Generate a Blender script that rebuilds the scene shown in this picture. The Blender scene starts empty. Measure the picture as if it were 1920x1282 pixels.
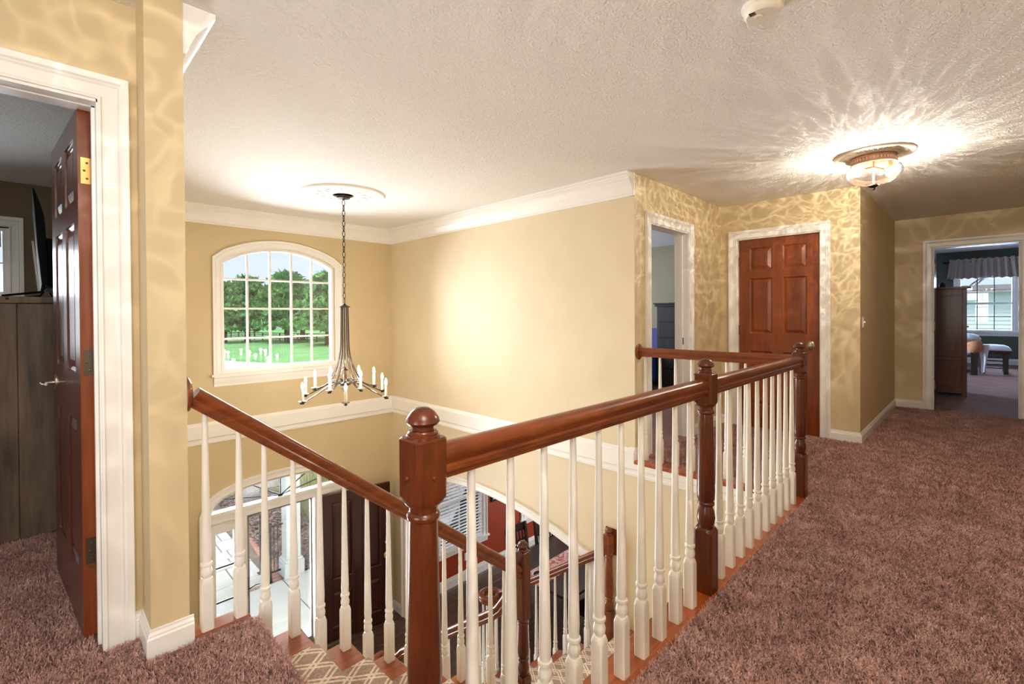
import bpy, bmesh, math, random
import numpy as np
from mathutils import Vector, Matrix
random.seed(7); rng = np.random.default_rng(7)
PI = math.pi
S = bpy.context.scene
COL = S.collection

# ------------------------------------------------------------------ camera
def make_camera():
    f, y0, yaw, h, pt, rl = 887.79, 595.99, 44.756, 1.2504, .488, -.352
    a = math.radians(yaw)
    F = Vector((math.cos(a), math.sin(a), 0)); R = Vector((math.sin(a), -math.cos(a), 0)); D = Vector((0, 0, -1))
    t = math.radians(pt); fw = math.cos(t) * F + math.sin(t) * D; v = math.cos(t) * D - math.sin(t) * F
    t = math.radians(rl); r = math.cos(t) * R - math.sin(t) * v; v = math.cos(t) * v + math.sin(t) * R
    cd = bpy.data.cameras.new('camera'); cam = bpy.data.objects.new('camera', cd); COL.objects.link(cam)
    cd.sensor_fit = 'HORIZONTAL'; cd.sensor_width = 36.0; cd.lens = f / 1920 * 36.0
    cd.shift_y = (y0 - 641) / 1920; cd.clip_start = .02; cd.clip_end = 500
    m = Matrix.Identity(4)
    for i in range(3):
        m[i][0] = r[i]; m[i][1] = -v[i]; m[i][2] = -fw[i]
    m[0][3], m[1][3], m[2][3] = 0, 0, h
    cam.matrix_world = m; S.camera = cam
make_camera()

# ------------------------------------------------------------------ world, sun, daylight, exposure
W = bpy.data.worlds.new('sky'); S.world = W; W.use_nodes = True
bg = W.node_tree.nodes['Background']
bg.inputs[0].default_value = (.70, .82, 1.0, 1); bg.inputs[1].default_value = .95
S.view_settings.view_transform = 'Standard'; S.view_settings.look = 'None'
S.view_settings.gamma = 1.0; S.view_settings.use_curve_mapping = False
S.view_settings.exposure = 0.32
S.cycles.max_bounces = 10; S.cycles.diffuse_bounces = 5; S.cycles.transparent_max_bounces = 16
S.cycles.caustics_reflective = False; S.cycles.caustics_refractive = False
S.cycles.sample_clamp_indirect = 6.0
def link(o): COL.objects.link(o); return o
def sun(energy, rot, col=(1, .96, .9), ang=20):
    l = bpy.data.lights.new('sun', 'SUN'); l.energy = energy; l.color = col; l.angle = math.radians(ang)
    o = link(bpy.data.objects.new('sun', l)); o.rotation_euler = rot; return o
sun(2.3, Vector((.42, .08, -.9)).to_track_quat('-Z', 'Y').to_euler())          # high, soft through thin cloud
def daylight(name, loc, direction, w, h, power, col=(.86, .93, 1.0)):
    l = bpy.data.lights.new(name, 'AREA'); l.shape = 'RECTANGLE'; l.size = w; l.size_y = h; l.energy = power; l.color = col
    o = link(bpy.data.objects.new(name, l)); o.location = loc
    o.rotation_euler = Vector(direction).to_track_quat('-Z', 'Z').to_euler()
    return o
DAY = 1.0
daylight('daylight_foyer_window', (2.1, 6.35, 1.33), (0, -1, -.15), 1.25, 1.3, 150 * DAY)
daylight('daylight_front_door', (2.0, 6.6, -1.8), (0, -1, -.05), 1.5, 2.1, 270 * DAY)
daylight('daylight_dining_window', (4.8, 6.25, -1.75), (0, -1, -.1), 1.0, 1.4, 8 * DAY)
daylight('fill_dining_side', (7.75, 4.2, -1.6), (-1, 0, -.1), 1.6, 1.4, 80 * DAY)  # added fill through an unseen opening in the far dining wall
daylight('daylight_bedroom_end', (16.5, 0.0, 1.4), (-1, 0, -.2), 1.6, 1.4, 420 * DAY, (.50, .69, 1.0))
daylight('daylight_left_bedroom', (-.75, 6.45, 1.4), (0, -1, -.1), 1.1, 1.4, 50 * DAY)
daylight('fill_back_window', (-2.5, .5, 1.45), (1, 0, -.05), 2.2, 1.5, 60 * DAY, (1, .99, .97))  # added soft fill for the hall from behind the camera
daylight('fill_hall_window', (-1.0, -1.5, 1.5), (0, 1, -.08), 1.8, 1.4, 55 * DAY, (1, .99, .97))  # extra fill put in to brighten the partition end and foyer front wall
daylight('fill_bedroom_side', (12.0, 3.6, 1.5), (0, -1, -.2), 2.0, 1.3, 300 * DAY, (.48, .66, 1.0))  # added blue fill to brighten the end bedroom
daylight('fill_left_bedroom_side', (-4.5, 4.2, 1.45), (1, 0, -.1), 1.6, 1.3, 26 * DAY)  # added fill brightening the left bedroom from out of view
daylight('daylight_side_room', (6.0, 5.9, 1.5), (0, -1, -.1), 1.2, 1.3, 60 * DAY, (.74, .84, 1.0))

# ------------------------------------------------------------------ materials
MATS = {}
def nodes_of(name):
    m = bpy.data.materials.new(name); m.use_nodes = True
    nt = m.node_tree; b = nt.nodes['Principled BSDF']; MATS[name] = m
    return m, nt, b
def N(nt, t, **kw):
    n = nt.nodes.new(t)
    for k, v in kw.items(): setattr(n, k, v)
    return n
def srgb(r, g, b):
    f = lambda c: (c / 255 / 12.92) if c / 255 <= .04045 else ((c / 255 + .055) / 1.055) ** 2.4
    return (f(r), f(g), f(b), 1)
def coords(nt, scale=(1, 1, 1), kind='Object', rot=(0, 0, 0)):
    tc = N(nt, 'ShaderNodeTexCoord'); mp = N(nt, 'ShaderNodeMapping')
    mp.inputs['Scale'].default_value = scale; mp.inputs['Rotation'].default_value = rot
    nt.links.new(tc.outputs[kind], mp.inputs[0]); return mp.outputs[0]
def noise(nt, vec, scale, detail=4, rough=.55, dist=0):
    n = N(nt, 'ShaderNodeTexNoise'); n.inputs['Scale'].default_value = scale; n.inputs['Detail'].default_value = detail
    n.inputs['Roughness'].default_value = rough; n.inputs['Distortion'].default_value = dist
    if vec is not None: nt.links.new(vec, n.inputs['Vector'])
    return n
def ramp(nt, fac, stops):
    r = N(nt, 'ShaderNodeValToRGB'); e = r.color_ramp.elements
    while len(e) < len(stops): e.new(.5)
    for i, (p, c) in enumerate(stops): e[i].position = p; e[i].color = c
    nt.links.new(fac, r.inputs[0]); return r.outputs[0]
def bump(nt, b, h, strength, dist=.01):
    n = N(nt, 'ShaderNodeBump'); n.inputs['Strength'].default_value = strength; n.inputs['Distance'].default_value = dist
    nt.links.new(h, n.inputs['Height']); nt.links.new(n.outputs[0], b.inputs['Normal'])
def plain(name, col, rough=.5, metal=0.0, var=.06, bscale=0, bstr=0, bdist=.002, coat=0, vscale=3.0, spec=.5):
    m, nt, b = nodes_of(name)
    v = coords(nt); n = noise(nt, v, vscale, 3)
    lo = tuple(c * (1 - var) for c in col[:3]) + (1,); hi = tuple(min(1, c * (1 + var)) for c in col[:3]) + (1,)
    nt.links.new(ramp(nt, n.outputs[0], [(.3, lo), (.7, hi)]), b.inputs['Base Color'])
    b.inputs['Roughness'].default_value = rough; b.inputs['Metallic'].default_value = metal
    b.inputs['Specular IOR Level'].default_value = spec
    if coat: b.inputs['Coat Weight'].default_value = coat; b.inputs['Coat Roughness'].default_value = .12
    if bscale:
        n2 = noise(nt, v, bscale, 3, .6); bump(nt, b, n2.outputs[0], bstr, bdist)
    return m
def wood(name, dark, light, rough=.3, scale=(1, 1, 1), coat=.3, gs=9.0):
    m, nt, b = nodes_of(name)
    v = coords(nt, scale); n = noise(nt, v, gs, 6, .6, .6); n2 = noise(nt, v, gs * 6, 3, .6)
    mx = N(nt, 'ShaderNodeMath', operation='MULTIPLY_ADD'); nt.links.new(n2.outputs[0], mx.inputs[0])
    mx.inputs[1].default_value = .35; nt.links.new(n.outputs[0], mx.inputs[2])
    c = ramp(nt, mx.outputs[0], [(.45, dark), (.85, light)])
    nt.links.new(c, b.inputs['Base Color']); b.inputs['Roughness'].default_value = rough
    b.inputs['Coat Weight'].default_value = coat; b.inputs['Coat Roughness'].default_value = .15
    return m
def emit(name, col, s):
    m, nt, b = nodes_of(name)
    b.inputs['Base Color'].default_value = col; b.inputs['Emission Color'].default_value = col; b.inputs['Emission Strength'].default_value = s
    return m
def glass(name, tint=(1, 1, 1, 1), refl=.08, rough=0.0):
    m, nt, b = nodes_of(name); nt.nodes.remove(b)
    out = nt.nodes['Material Output']
    tr = N(nt, 'ShaderNodeBsdfTransparent'); tr.inputs[0].default_value = tint
    gl = N(nt, 'ShaderNodeBsdfGlossy'); gl.inputs['Roughness'].default_value = rough
    fr = N(nt, 'ShaderNodeFresnel'); fr.inputs[0].default_value = 1.45
    ad = N(nt, 'ShaderNodeMath', operation='MULTIPLY_ADD'); nt.links.new(fr.outputs[0], ad.inputs[0]); ad.inputs[1].default_value = 1.0; ad.inputs[2].default_value = refl - .04
    mx = N(nt, 'ShaderNodeMixShader'); nt.links.new(ad.outputs[0], mx.inputs[0]); nt.links.new(tr.outputs[0], mx.inputs[1]); nt.links.new(gl.outputs[0], mx.inputs[2])
    nt.links.new(mx.outputs[0], out.inputs[0]); return m
plain('paint_tan', srgb(209, 188, 147), .55, var=.03, bscale=220, bstr=.05)
plain('paint_tan_lit', srgb(220, 203, 170), .55, var=.03, bscale=220, bstr=.05)  # same tan paint, with the brighter light on it put into the colour
plain('paint_white', srgb(240, 236, 229), .35, var=.02)
plain('baluster_white', srgb(238, 233, 224), .32, var=.02)
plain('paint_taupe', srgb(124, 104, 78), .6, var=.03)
plain('paint_olive', srgb(158, 149, 118), .6, var=.03)
plain('paint_green', srgb(88, 92, 78), .6, var=.03)
plain('paint_red', srgb(160, 58, 20), .55, var=.05)
plain('ceiling_smooth', srgb(238, 236, 232), .7, var=.01)
def ceiling_mat():
    m, nt, b = nodes_of('ceiling_texture')
    v = coords(nt, (1, 1, 1)); b.inputs['Base Color'].default_value = srgb(240, 236, 230); b.inputs['Roughness'].default_value = .75
    n = noise(nt, v, 34, 4, .6, 1.6); bump(nt, b, n.outputs[0], .85, .012)
ceiling_mat()
wood('cherry', srgb(88, 38, 14), srgb(144, 72, 32), .28, (1, 1, 1), .2, 5)
wood('cherry_dark', srgb(64, 24, 6), srgb(102, 44, 15), .24, (4, 4, .6), .18, 4)
wood('cherry_rail', srgb(84, 34, 9), srgb(134, 66, 24), .3, (.5, 5, 5), .1, 5)
wood('cherry_rail_y', srgb(84, 34, 9), srgb(134, 66, 24), .3, (5, .5, 5), .1, 5)
wood('tread_wood', srgb(120, 52, 22), srgb(164, 84, 42), .14, (1, 6, 6), .6, 3)
wood('sill_wood', srgb(122, 52, 18), srgb(172, 86, 38), .16, (.6, 7, 6), .5, 3)
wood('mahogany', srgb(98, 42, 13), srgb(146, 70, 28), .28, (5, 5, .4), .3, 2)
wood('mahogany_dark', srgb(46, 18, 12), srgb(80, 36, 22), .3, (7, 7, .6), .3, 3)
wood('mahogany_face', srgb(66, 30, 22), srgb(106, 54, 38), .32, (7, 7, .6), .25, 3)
wood('front_door_wood', srgb(36, 14, 8), srgb(66, 28, 16), .3, (6, 6, .5), .4, 3)
wood('barnwood', srgb(44, 36, 29), srgb(122, 99, 76), .6, (5, 5, .55), 0, 1.4)
wood('espresso', srgb(30, 20, 16), srgb(54, 38, 30), .35, (6, 6, .6), .2, 3)
wood('chest_dark', srgb(34, 30, 28), srgb(58, 50, 46), .45, (8, 8, .6), .1, 2)
wood('armoire_wood', srgb(70, 34, 14), srgb(118, 60, 24), .5, (8, 8, .7), .2, 2.5)
wood('plank_tile', srgb(58, 44, 36), srgb(98, 76, 60), .35, (1.2, 8, 8), .1, 2.5)
plain('iron', srgb(34, 30, 30), .45, .6, .1)
plain('bronze', srgb(70, 58, 52), .38, .8, .12, vscale=30)
plain('pewter', srgb(170, 158, 142), .3, .9, .05)
plain('hinge_dark', srgb(92, 78, 66), .4, .8, .05)
plain('brass', srgb(236, 190, 120), .28, .9, .05)
plain('copper', srgb(190, 140, 108), .4, .6, .12, vscale=40)
plain('plaster', srgb(240, 236, 230), .6, var=.02)
plain('plate_plaster', srgb(226, 212, 190), .5, var=.04)
plain('tv_black', srgb(14, 14, 16), .7, 0, .05, spec=.08)
plain('tv_edge_sheen', srgb(150, 140, 128), .35, .4, .05)
plain('candle', srgb(250, 244, 228), .5, var=.02)
emit('bulb', (1, .86, .62, 1), 26.0)
emit('lamp_bulb', (1, .88, .70, 1), 30.0)
glass('pane'); glass('lamp_glass', (.99, .99, .99, 1), .06, .15)
plain('shade_fabric', srgb(150, 138, 124), .8, var=.05)
plain('valance', srgb(186, 170, 160), .9, var=.06, vscale=20)
plain('quilt_white', srgb(228, 224, 224), .9, var=.05, vscale=8)
plain('quilt_orange', srgb(214, 150, 100), .9, var=.12, vscale=9)
plain('bench_seat', srgb(96, 74, 60), .9, var=.15, vscale=20)
plain('blue_cloth', srgb(36, 84, 190), .9, var=.25, vscale=6)
plain('purple_cloth', srgb(98, 96, 150), .9, var=.08)
plain('vinyl_blind', srgb(238, 240, 242), .45, var=.02)
plain('alum_gray', srgb(150, 142, 142), .4, .2, .05)
plain('concrete', srgb(206, 212, 214), .8, var=.06, vscale=3, bscale=90, bstr=.1)
plain('drive_concrete', srgb(236, 236, 236), .8, var=.03)
plain('flagstone', srgb(214, 216, 210), .8, var=.10, vscale=4)
plain('joint_sand', srgb(120, 112, 100), .9, var=.1)
plain('brick', srgb(190, 140, 124), .85, var=.2, vscale=9)
plain('boulder', srgb(176, 172, 170), .85, var=.16, vscale=6, bscale=14, bstr=.6, bdist=.05)
plain('column_paint', srgb(206, 216, 224), .5, var=.02)
plain('trunk', srgb(74, 58, 46), .9, var=.2, vscale=4)
plain('bare_twig', srgb(150, 140, 140), .9, var=.15)
plain('fence_black', srgb(38, 38, 36), .8, var=.1)
plain('grass_blade', srgb(176, 176, 120), .8, var=.3, vscale=9)
plain('shrub_green', srgb(110, 150, 90), .8, var=.3, vscale=9)
plain('roof_shingle', srgb(120, 116, 112), .9, var=.1)
plain('siding', srgb(228, 234, 238), .6, var=.02)
plain('black_plastic', srgb(20, 20, 20), .4, var=.03)
plain('detector_plastic', srgb(236, 228, 214), .4, var=.02)
def mulch_mat():
    m, nt, b = nodes_of('mulch'); v = coords(nt)
    n = noise(nt, v, 16, 5, .75); c = ramp(nt, n.outputs[0], [(.36, srgb(44, 42, 48)), (.48, srgb(118, 96, 86)), (.62, srgb(196, 178, 168))])
    nt.links.new(c, b.inputs['Base Color']); b.inputs['Roughness'].default_value = .95; bump(nt, b, n.outputs[0], .8, .05)
mulch_mat()
def lawn_mat():
    m, nt, b = nodes_of('lawn'); v = coords(nt)
    n = noise(nt, v, .25, 5, .6); n2 = noise(nt, v, 8, 3, .6)
    mx = N(nt, 'ShaderNodeMath', operation='MULTIPLY_ADD'); nt.links.new(n2.outputs[0], mx.inputs[0]); mx.inputs[1].default_value = .4; nt.links.new(n.outputs[0], mx.inputs[2])
    c = ramp(nt, mx.outputs[0], [(.45, srgb(104, 168, 104)), (.9, srgb(150, 206, 130))])
    nt.links.new(c, b.inputs['Base Color']); b.inputs['Roughness'].default_value = 1; b.inputs['Specular IOR Level'].default_value = .1
lawn_mat()
def pine_mat():
    m, nt, b = nodes_of('pine_needles'); v = coords(nt)
    n = noise(nt, v, 1.1, 4, .65); c = ramp(nt, n.outputs[0], [(.32, srgb(60, 112, 74)), (.5, srgb(106, 168, 104)), (.68, srgb(172, 214, 144))])
    nt.links.new(c, b.inputs['Base Color']); b.inputs['Roughness'].default_value = .9; b.inputs['Specular IOR Level'].default_value = .1
pine_mat()
def carpet_mat(name, dark, mid, light, bs=.9):
    m, nt, b = nodes_of(name); v = coords(nt)
    n = noise(nt, v, 95, 4, .7, .8); n2 = noise(nt, v, 5, 3, .6)
    mx = N(nt, 'ShaderNodeMath', operation='MULTIPLY_ADD'); nt.links.new(n2.outputs[0], mx.inputs[0]); mx.inputs[1].default_value = .35; nt.links.new(n.outputs[0], mx.inputs[2])
    c = ramp(nt, mx.outputs[0], [(.42, dark), (.64, mid), (.9, light)])
    nt.links.new(c, b.inputs['Base Color']); b.inputs['Roughness'].default_value = .95; b.inputs['Specular IOR Level'].default_value = .15
    b.inputs['Sheen Weight'].default_value = .25; b.inputs['Sheen Tint'].default_value = (1, .85, .8, 1)
    bump(nt, b, n.outputs[0], bs, .02)
carpet_mat('carpet', srgb(96, 58, 50), srgb(146, 98, 88), srgb(184, 134, 122))
carpet_mat('carpet_yarn', srgb(106, 69, 63), srgb(180, 136, 126), srgb(232, 197, 186), .2)
def runner_mat():
    m, nt, b = nodes_of('runner_lattice')
    uv = N(nt, 'ShaderNodeUVMap'); sp = N(nt, 'ShaderNodeSeparateXYZ'); nt.links.new(uv.outputs[0], sp.inputs[0])
    def M(op, a, bb=None, c=None):
        n = N(nt, 'ShaderNodeMath', operation=op)
        for i, x in enumerate((a, bb, c)):
            if x is None: continue
            if isinstance(x, (int, float)): n.inputs[i].default_value = x
            else: nt.links.new(x, n.inputs[i])
        return n.outputs[0]
    u = M('DIVIDE', sp.outputs[0], .11); v = M('DIVIDE', sp.outputs[1], .155)
    res = None
    for s in (1, -1):
        a = M('ADD', u, M('MULTIPLY', v, s)); fr = M('FRACT', M('ADD', a, 50.0)); d = M('ABSOLUTE', M('SUBTRACT', fr, .5))
        line = M('MULTIPLY', M('LESS_THAN', d, .17), M('GREATER_THAN', d, .055))
        res = line if res is None else M('MAXIMUM', res, line)
    vv = coords(nt); n = noise(nt, vv, 120, 3)
    c1 = ramp(nt, n.outputs[0], [(.3, srgb(138, 114, 98)), (.7, srgb(176, 150, 132))]); c2 = ramp(nt, n.outputs[0], [(.3, srgb(206, 186, 160)), (.7, srgb(236, 220, 198))])
    mx = N(nt, 'ShaderNodeMix', data_type='RGBA'); nt.links.new(res, mx.inputs[0]); nt.links.new(c1, mx.inputs[6]); nt.links.new(c2, mx.inputs[7])
    nt.links.new(mx.outputs[2], b.inputs['Base Color']); b.inputs['Roughness'].default_value = .95
    bump(nt, b, res, .4, .004)
runner_mat()
def floral_mat():
    m, nt, b = nodes_of('floral_runner'); v = coords(nt)
    n = noise(nt, v, 14, 4, .6, 1.2); c = ramp(nt, n.outputs[0], [(.42, srgb(228, 206, 196)), (.52, srgb(214, 150, 138)), (.62, srgb(176, 78, 66))])
    nt.links.new(c, b.inputs['Base Color']); b.inputs['Roughness'].default_value = .8
floral_mat()

# ------------------------------------------------------------------ mesh helpers
class MB:
    def __init__(s): s.v = []; s.f = []; s.uv = None
    def add(s, vs, fs):
        o = len(s.v); s.v += [tuple(p) for p in vs]; s.f += [tuple(i + o for i in f) for f in fs]; return s
    def box(s, x0, x1, y0, y1, z0, z1):
        return s.hexa([(x0, y0, z0), (x1, y0, z0), (x1, y1, z0), (x0, y1, z0), (x0, y0, z1), (x1, y0, z1), (x1, y1, z1), (x0, y1, z1)])
    def hexa(s, p): return s.add(p, [(0, 3, 2, 1), (4, 5, 6, 7), (0, 1, 5, 4), (1, 2, 6, 5), (2, 3, 7, 6), (3, 0, 4, 7)])
    def bbox(s, x0, x1, y0, y1, z0, z1, b=.004):           # box with chamfered vertical and top edges
        P = lambda e, z: [(x0 + e, y0, z), (x1 - e, y0, z), (x1, y0 + e, z), (x1, y1 - e, z), (x1 - e, y1, z), (x0 + e, y1, z), (x0, y1 - e, z), (x0, y0 + e, z)]
        Q = lambda e, z: [(x0 + e + b, y0 + b, z), (x1 - e - b, y0 + b, z), (x1 - b, y0 + e + b, z), (x1 - b, y1 - e - b, z), (x1 - e - b, y1 - b, z), (x0 + e + b, y1 - b, z), (x0 + b, y1 - e - b, z), (x0 + b, y0 + e + b, z)]
        return s.loft([Q(b, z0), P(b, z0 + b), P(b, z1 - b), Q(b, z1)])
    def loft(s, rings, cap=True, closed=True):
        n = len(rings[0]); o = len(s.v)
        for r in rings: s.v += [tuple(p) for p in r]
        for i in range(len(rings) - 1):
            for j in range(n if closed else n - 1):
                k = (j + 1) % n; s.f.append((o + i * n + j, o + i * n + k, o + (i + 1) * n + k, o + (i + 1) * n + j))
        if cap and closed:
            s.f.append(tuple(o + j for j in range(n))[::-1]); s.f.append(tuple(o + (len(rings) - 1) * n + j for j in range(n)))
        return s
    def lathe(s, cx, cy, prof, n=16, z0=0.0):
        return s.loft([[(cx + max(r, 1e-4) * math.cos(2 * PI * j / n), cy + max(r, 1e-4) * math.sin(2 * PI * j / n), z0 + z) for j in range(n)] for r, z in prof])
    def tube(s, path, r, n=8, cap=True):
        P = [Vector(p) for p in path]; rings = []; up = None
        for i, p in enumerate(P):
            T = (P[min(i + 1, len(P) - 1)] - P[max(i - 1, 0)]).normalized()
            if up is None:
                up = Vector((0, 0, 1)) if abs(T.z) < .9 else Vector((1, 0, 0))
            A = T.cross(up).normalized(); B = A.cross(T).normalized(); up = B
            rr = r[i] if isinstance(r, (list, tuple)) else r
            rings.append([p + A * rr * math.cos(2 * PI * j / n) + B * rr * math.sin(2 * PI * j / n) for j in range(n)])
        return s.loft(rings, cap)
    def bar(s, path, w, t, side):                          # flat bar: width w along side vector, thickness t
        P = [Vector(p) for p in path]; sd = Vector(side).normalized(); rings = []
        for i, p in enumerate(P):
            T = (P[min(i + 1, len(P) - 1)] - P[max(i - 1, 0)]).normalized(); n = T.cross(sd).normalized()
            ww = w[i] if isinstance(w, (list, tuple)) else w
            rings.append([p + sd * ww / 2 + n * t / 2, p - sd * ww / 2 + n * t / 2, p - sd * ww / 2 - n * t / 2, p + sd * ww / 2 - n * t / 2])
        return s.loft(rings)
    def sweep(s, path, prof, Nv, closed=False):            # planar sweep with mitres; profile (a along N x T, b along N)
        P = [Vector(p) for p in path]; Nv = Vector(Nv).normalized(); m = len(P); rings = []
        for i in range(m):
            if closed: t0 = (P[i] - P[i - 1]).normalized(); t1 = (P[(i + 1) % m] - P[i]).normalized()
            else:
                t0 = (P[i] - P[i - 1]).normalized() if i else (P[1] - P[0]).normalized()
                t1 = (P[i + 1] - P[i]).normalized() if i < m - 1 else t0
            n0 = Nv.cross(t0); n1 = Nv.cross(t1); bi = (n0 + n1)
            bi = bi.normalized(); k = 1 / max(.3, bi.dot(n0))
            rings.append([P[i] + bi * (a * k) + Nv * b for a, b in prof])
        if closed: rings.append(rings[0])
        return s.loft(rings, cap=not closed)
    def rail(s, path, prof):                               # free rail: profile (a up, b sideways)
        P = [Vector(p) for p in path]; rings = []
        for i, p in enumerate(P):
            T = (P[min(i + 1, len(P) - 1)] - P[max(i - 1, 0)]).normalized()
            Sd = T.cross(Vector((0, 0, 1))).normalized(); U = Sd.cross(T)
            rings.append([p + U * a + Sd * b for a, b in prof])
        return s.loft(rings)
    def ell(s, c, r, nu=10, nv=6, jit=0, seed=0):
        rr = random.Random(seed); rings = []
        for i in range(nv + 1):
            th = PI * i / nv; q = max(math.sin(th), .02)
            rings.append([(c[0] + r[0] * q * math.cos(2 * PI * j / nu) * (1 + jit * rr.uniform(-1, 1)), c[1] + r[1] * q * math.sin(2 * PI * j / nu) * (1 + jit * rr.uniform(-1, 1)), c[2] - r[2] * math.cos(th) * (1 + jit * .5 * rr.uniform(-1, 1))) for j in range(nu)])
        return s.loft(rings)
    def mesh(s, name, mat, smooth=False, off=(0, 0, 0), fixn=True):
        me = bpy.data.meshes.new(name)
        ox, oy, oz = off
        me.from_pydata([(x - ox, y - oy, z - oz) for x, y, z in s.v], [], s.f)
        if fixn:
            bm = bmesh.new(); bm.from_mesh(me); bmesh.ops.recalc_face_normals(bm, faces=bm.faces); bm.to_mesh(me); bm.free()
        if smooth:
            for p in me.polygons: p.use_smooth = True
            me.set_sharp_from_angle(angle=math.radians(38))
        if isinstance(mat, str): mat = [mat]
        for x in mat: me.materials.append(MATS[x])
        if s.uv:
            l = me.uv_layers.new(name='UVMap')
            for p in me.polygons:
                for li in p.loop_indices: l.data[li].uv = s.uv[me.loops[li].vertex_index]
        me.update(); return me
def wloc(o):
    v = Vector((0, 0, 0))
    while o: v += o.location; o = o.parent
    return v
def tag(o, label=None, cat=None, group=None, kind=None):
    if label: o['label'] = label
    if cat: o['category'] = cat
    if group: o['group'] = group
    if kind: o['kind'] = kind
    return o
def root(name, loc, label, cat, group=None, rz=0, kind=None):
    o = link(bpy.data.objects.new(name, None)); o.location = loc; o.rotation_euler[2] = rz; o.empty_display_size = .1
    return tag(o, label, cat, group, kind)
def part(name, mb, mat, parent, smooth=False, local=False, label=None, fixn=True):
    off = (0, 0, 0) if local else wloc(parent)
    o = link(bpy.data.objects.new(name, mb.mesh(name, mat, smooth, off, fixn))); o.parent = parent
    if label: o['label'] = label
    return o
def inst(name, me, parent, loc, rot=None):
    o = link(bpy.data.objects.new(name, me)); o.parent = parent; o.location = Vector(loc) - (wloc(parent) if parent else Vector())
    if rot: o.rotation_euler = rot
    return o
def thing(name, mb, mat, label, cat, smooth=False, group=None, kind=None, fixn=True):
    xs = np.array(mb.v); c = ((xs[:, 0].min() + xs[:, 0].max()) / 2, (xs[:, 1].min() + xs[:, 1].max()) / 2, xs[:, 2].min())
    o = link(bpy.data.objects.new(name, mb.mesh(name, mat, smooth, c, fixn))); o.location = c
    return tag(o, label, cat, group, kind)
def struct(name, mb, mat, label, cat=None, smooth=False):
    o = link(bpy.data.objects.new(name, mb.mesh(name, mat, smooth)))
    return tag(o, label, cat or name.split('_')[0], None, 'structure')
def copy_tree(o, parent=None):
    c = o.copy(); COL.objects.link(c); c.parent = parent
    for ch in list(o.children): copy_tree(ch, c)
    return c

# ------------------------------------------------------------------ dimensions
XL, YW, YE, XD, YF, XG = 3.594, 5.984, 2.095, 5.486, .812, 7.98
CE = 2.44; ZF = -2.97; ZL = -1.468; RISE = .1835; GO = .2387; RISE2 = (ZL - ZF) / 8; GO2 = .25
nose1 = lambda n: .61 + GO * n
nose2 = lambda n: 2.18 + GO2 * n
DH = 2.05                                                   # door opening height

# ================================================================== structure
def wall_strips(mb, axis, p0, p1, us, bands):
    """vertical strips; bands(u0,u1) -> list of (lo0,lo1,hi0,hi1)"""
    for u0, u1 in zip(us[:-1], us[1:]):
        for lo0, lo1, hi0, hi1 in bands(u0, u1):
            if axis == 'x': mb.hexa([(u0, p0, lo0), (u1, p0, lo1), (u1, p1, lo1), (u0, p1, lo0), (u0, p0, hi0), (u1, p0, hi1), (u1, p1, hi1), (u0, p1, hi0)])
            else: mb.hexa([(p0, u0, lo0), (p1, u0, lo0), (p1, u1, lo1), (p0, u1, lo1), (p0, u0, hi0), (p1, u0, hi0), (p1, u1, hi1), (p0, u1, hi1)])
def wall_rect(mb, axis, p0, p1, u0, u1, z0, z1, holes):
    us = sorted({u0, u1, *[h[0] for h in holes], *[h[1] for h in holes]})
    def bands(a, b):
        m = (a + b) / 2; hs = sorted([h for h in holes if h[0] < m < h[1]], key=lambda h: h[2]); out = []; z = z0
        for h in hs:
            if h[2] > z: out.append((z, z, h[2], h[2]))
            z = h[3]
        if z < z1: out.append((z, z, z1, z1))
        return out
    wall_strips(mb, axis, p0, p1, us, bands); return mb

# floors (upper level, carpet)
m = MB()
m.box(-2.2, .285, -1.2, 6.1, -.25, 0); m.box(.285, .61, -1.2, 2.165, -.25, 0); m.box(.61, 3.73, -1.2, .83, -.25, 0)
m.box(3.73, 8.0, -1.2, 6.1, -.25, 0); m.box(8.0, 16.2, -3.2, 3.2, -.25, 0); m.box(-4.2, -2.2, 2.3, 6.1, -.25, 0)
floor = struct('floor', m, 'carpet', 'mauve brown shag carpet over the upper hall and bedrooms')
# ceiling
m = MB(); m.box(-4.2, 8.1, -1.3, 6.2, CE, CE + .12)
struct('ceiling', m, 'ceiling_texture', 'off-white textured ceiling over hall and foyer')
m = MB(); m.box(8.1, 16.2, -3.3, 3.3, 2.70, 2.8)
struct('ceiling_bedroom', m, 'ceiling_smooth', 'smooth white ceiling of the bedroom at the hall end')
m = MB(); m.box(XL + .12, 8.0, 2.2, 5.84, -.32, -.28)
struct('ceiling_dining', m, 'ceiling_smooth', 'white ceiling of the dining room below')

# arches
WCX, WHW = 2.11, .6175                                       # upper window glass half width
def arc_z(u, c, half, spring, sag):
    R_ = (half * half + sag * sag) / (2 * sag); return spring + sag - (R_ - math.sqrt(max(0, R_ * R_ - (u - c) ** 2)))
win_top = lambda u, g=0: arc_z(u, WCX, WHW + g, 1.845 + g * .85, .172 + g * .15)
FCX, FHW, FB, FS = 2.083, .77, -.94, .255                    # fanlight glass
fan_top = lambda u, g=0: FB + (FS + g) * (max(0, 1 - (abs(u - FCX) / (FHW + g)) ** 2.6)) ** (1 / 2.2)
ACY, AHW = 4.13, 1.54
arch_top = lambda y, g=0: -.79 + g - (y - ACY) ** 2 / 9.3
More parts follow.
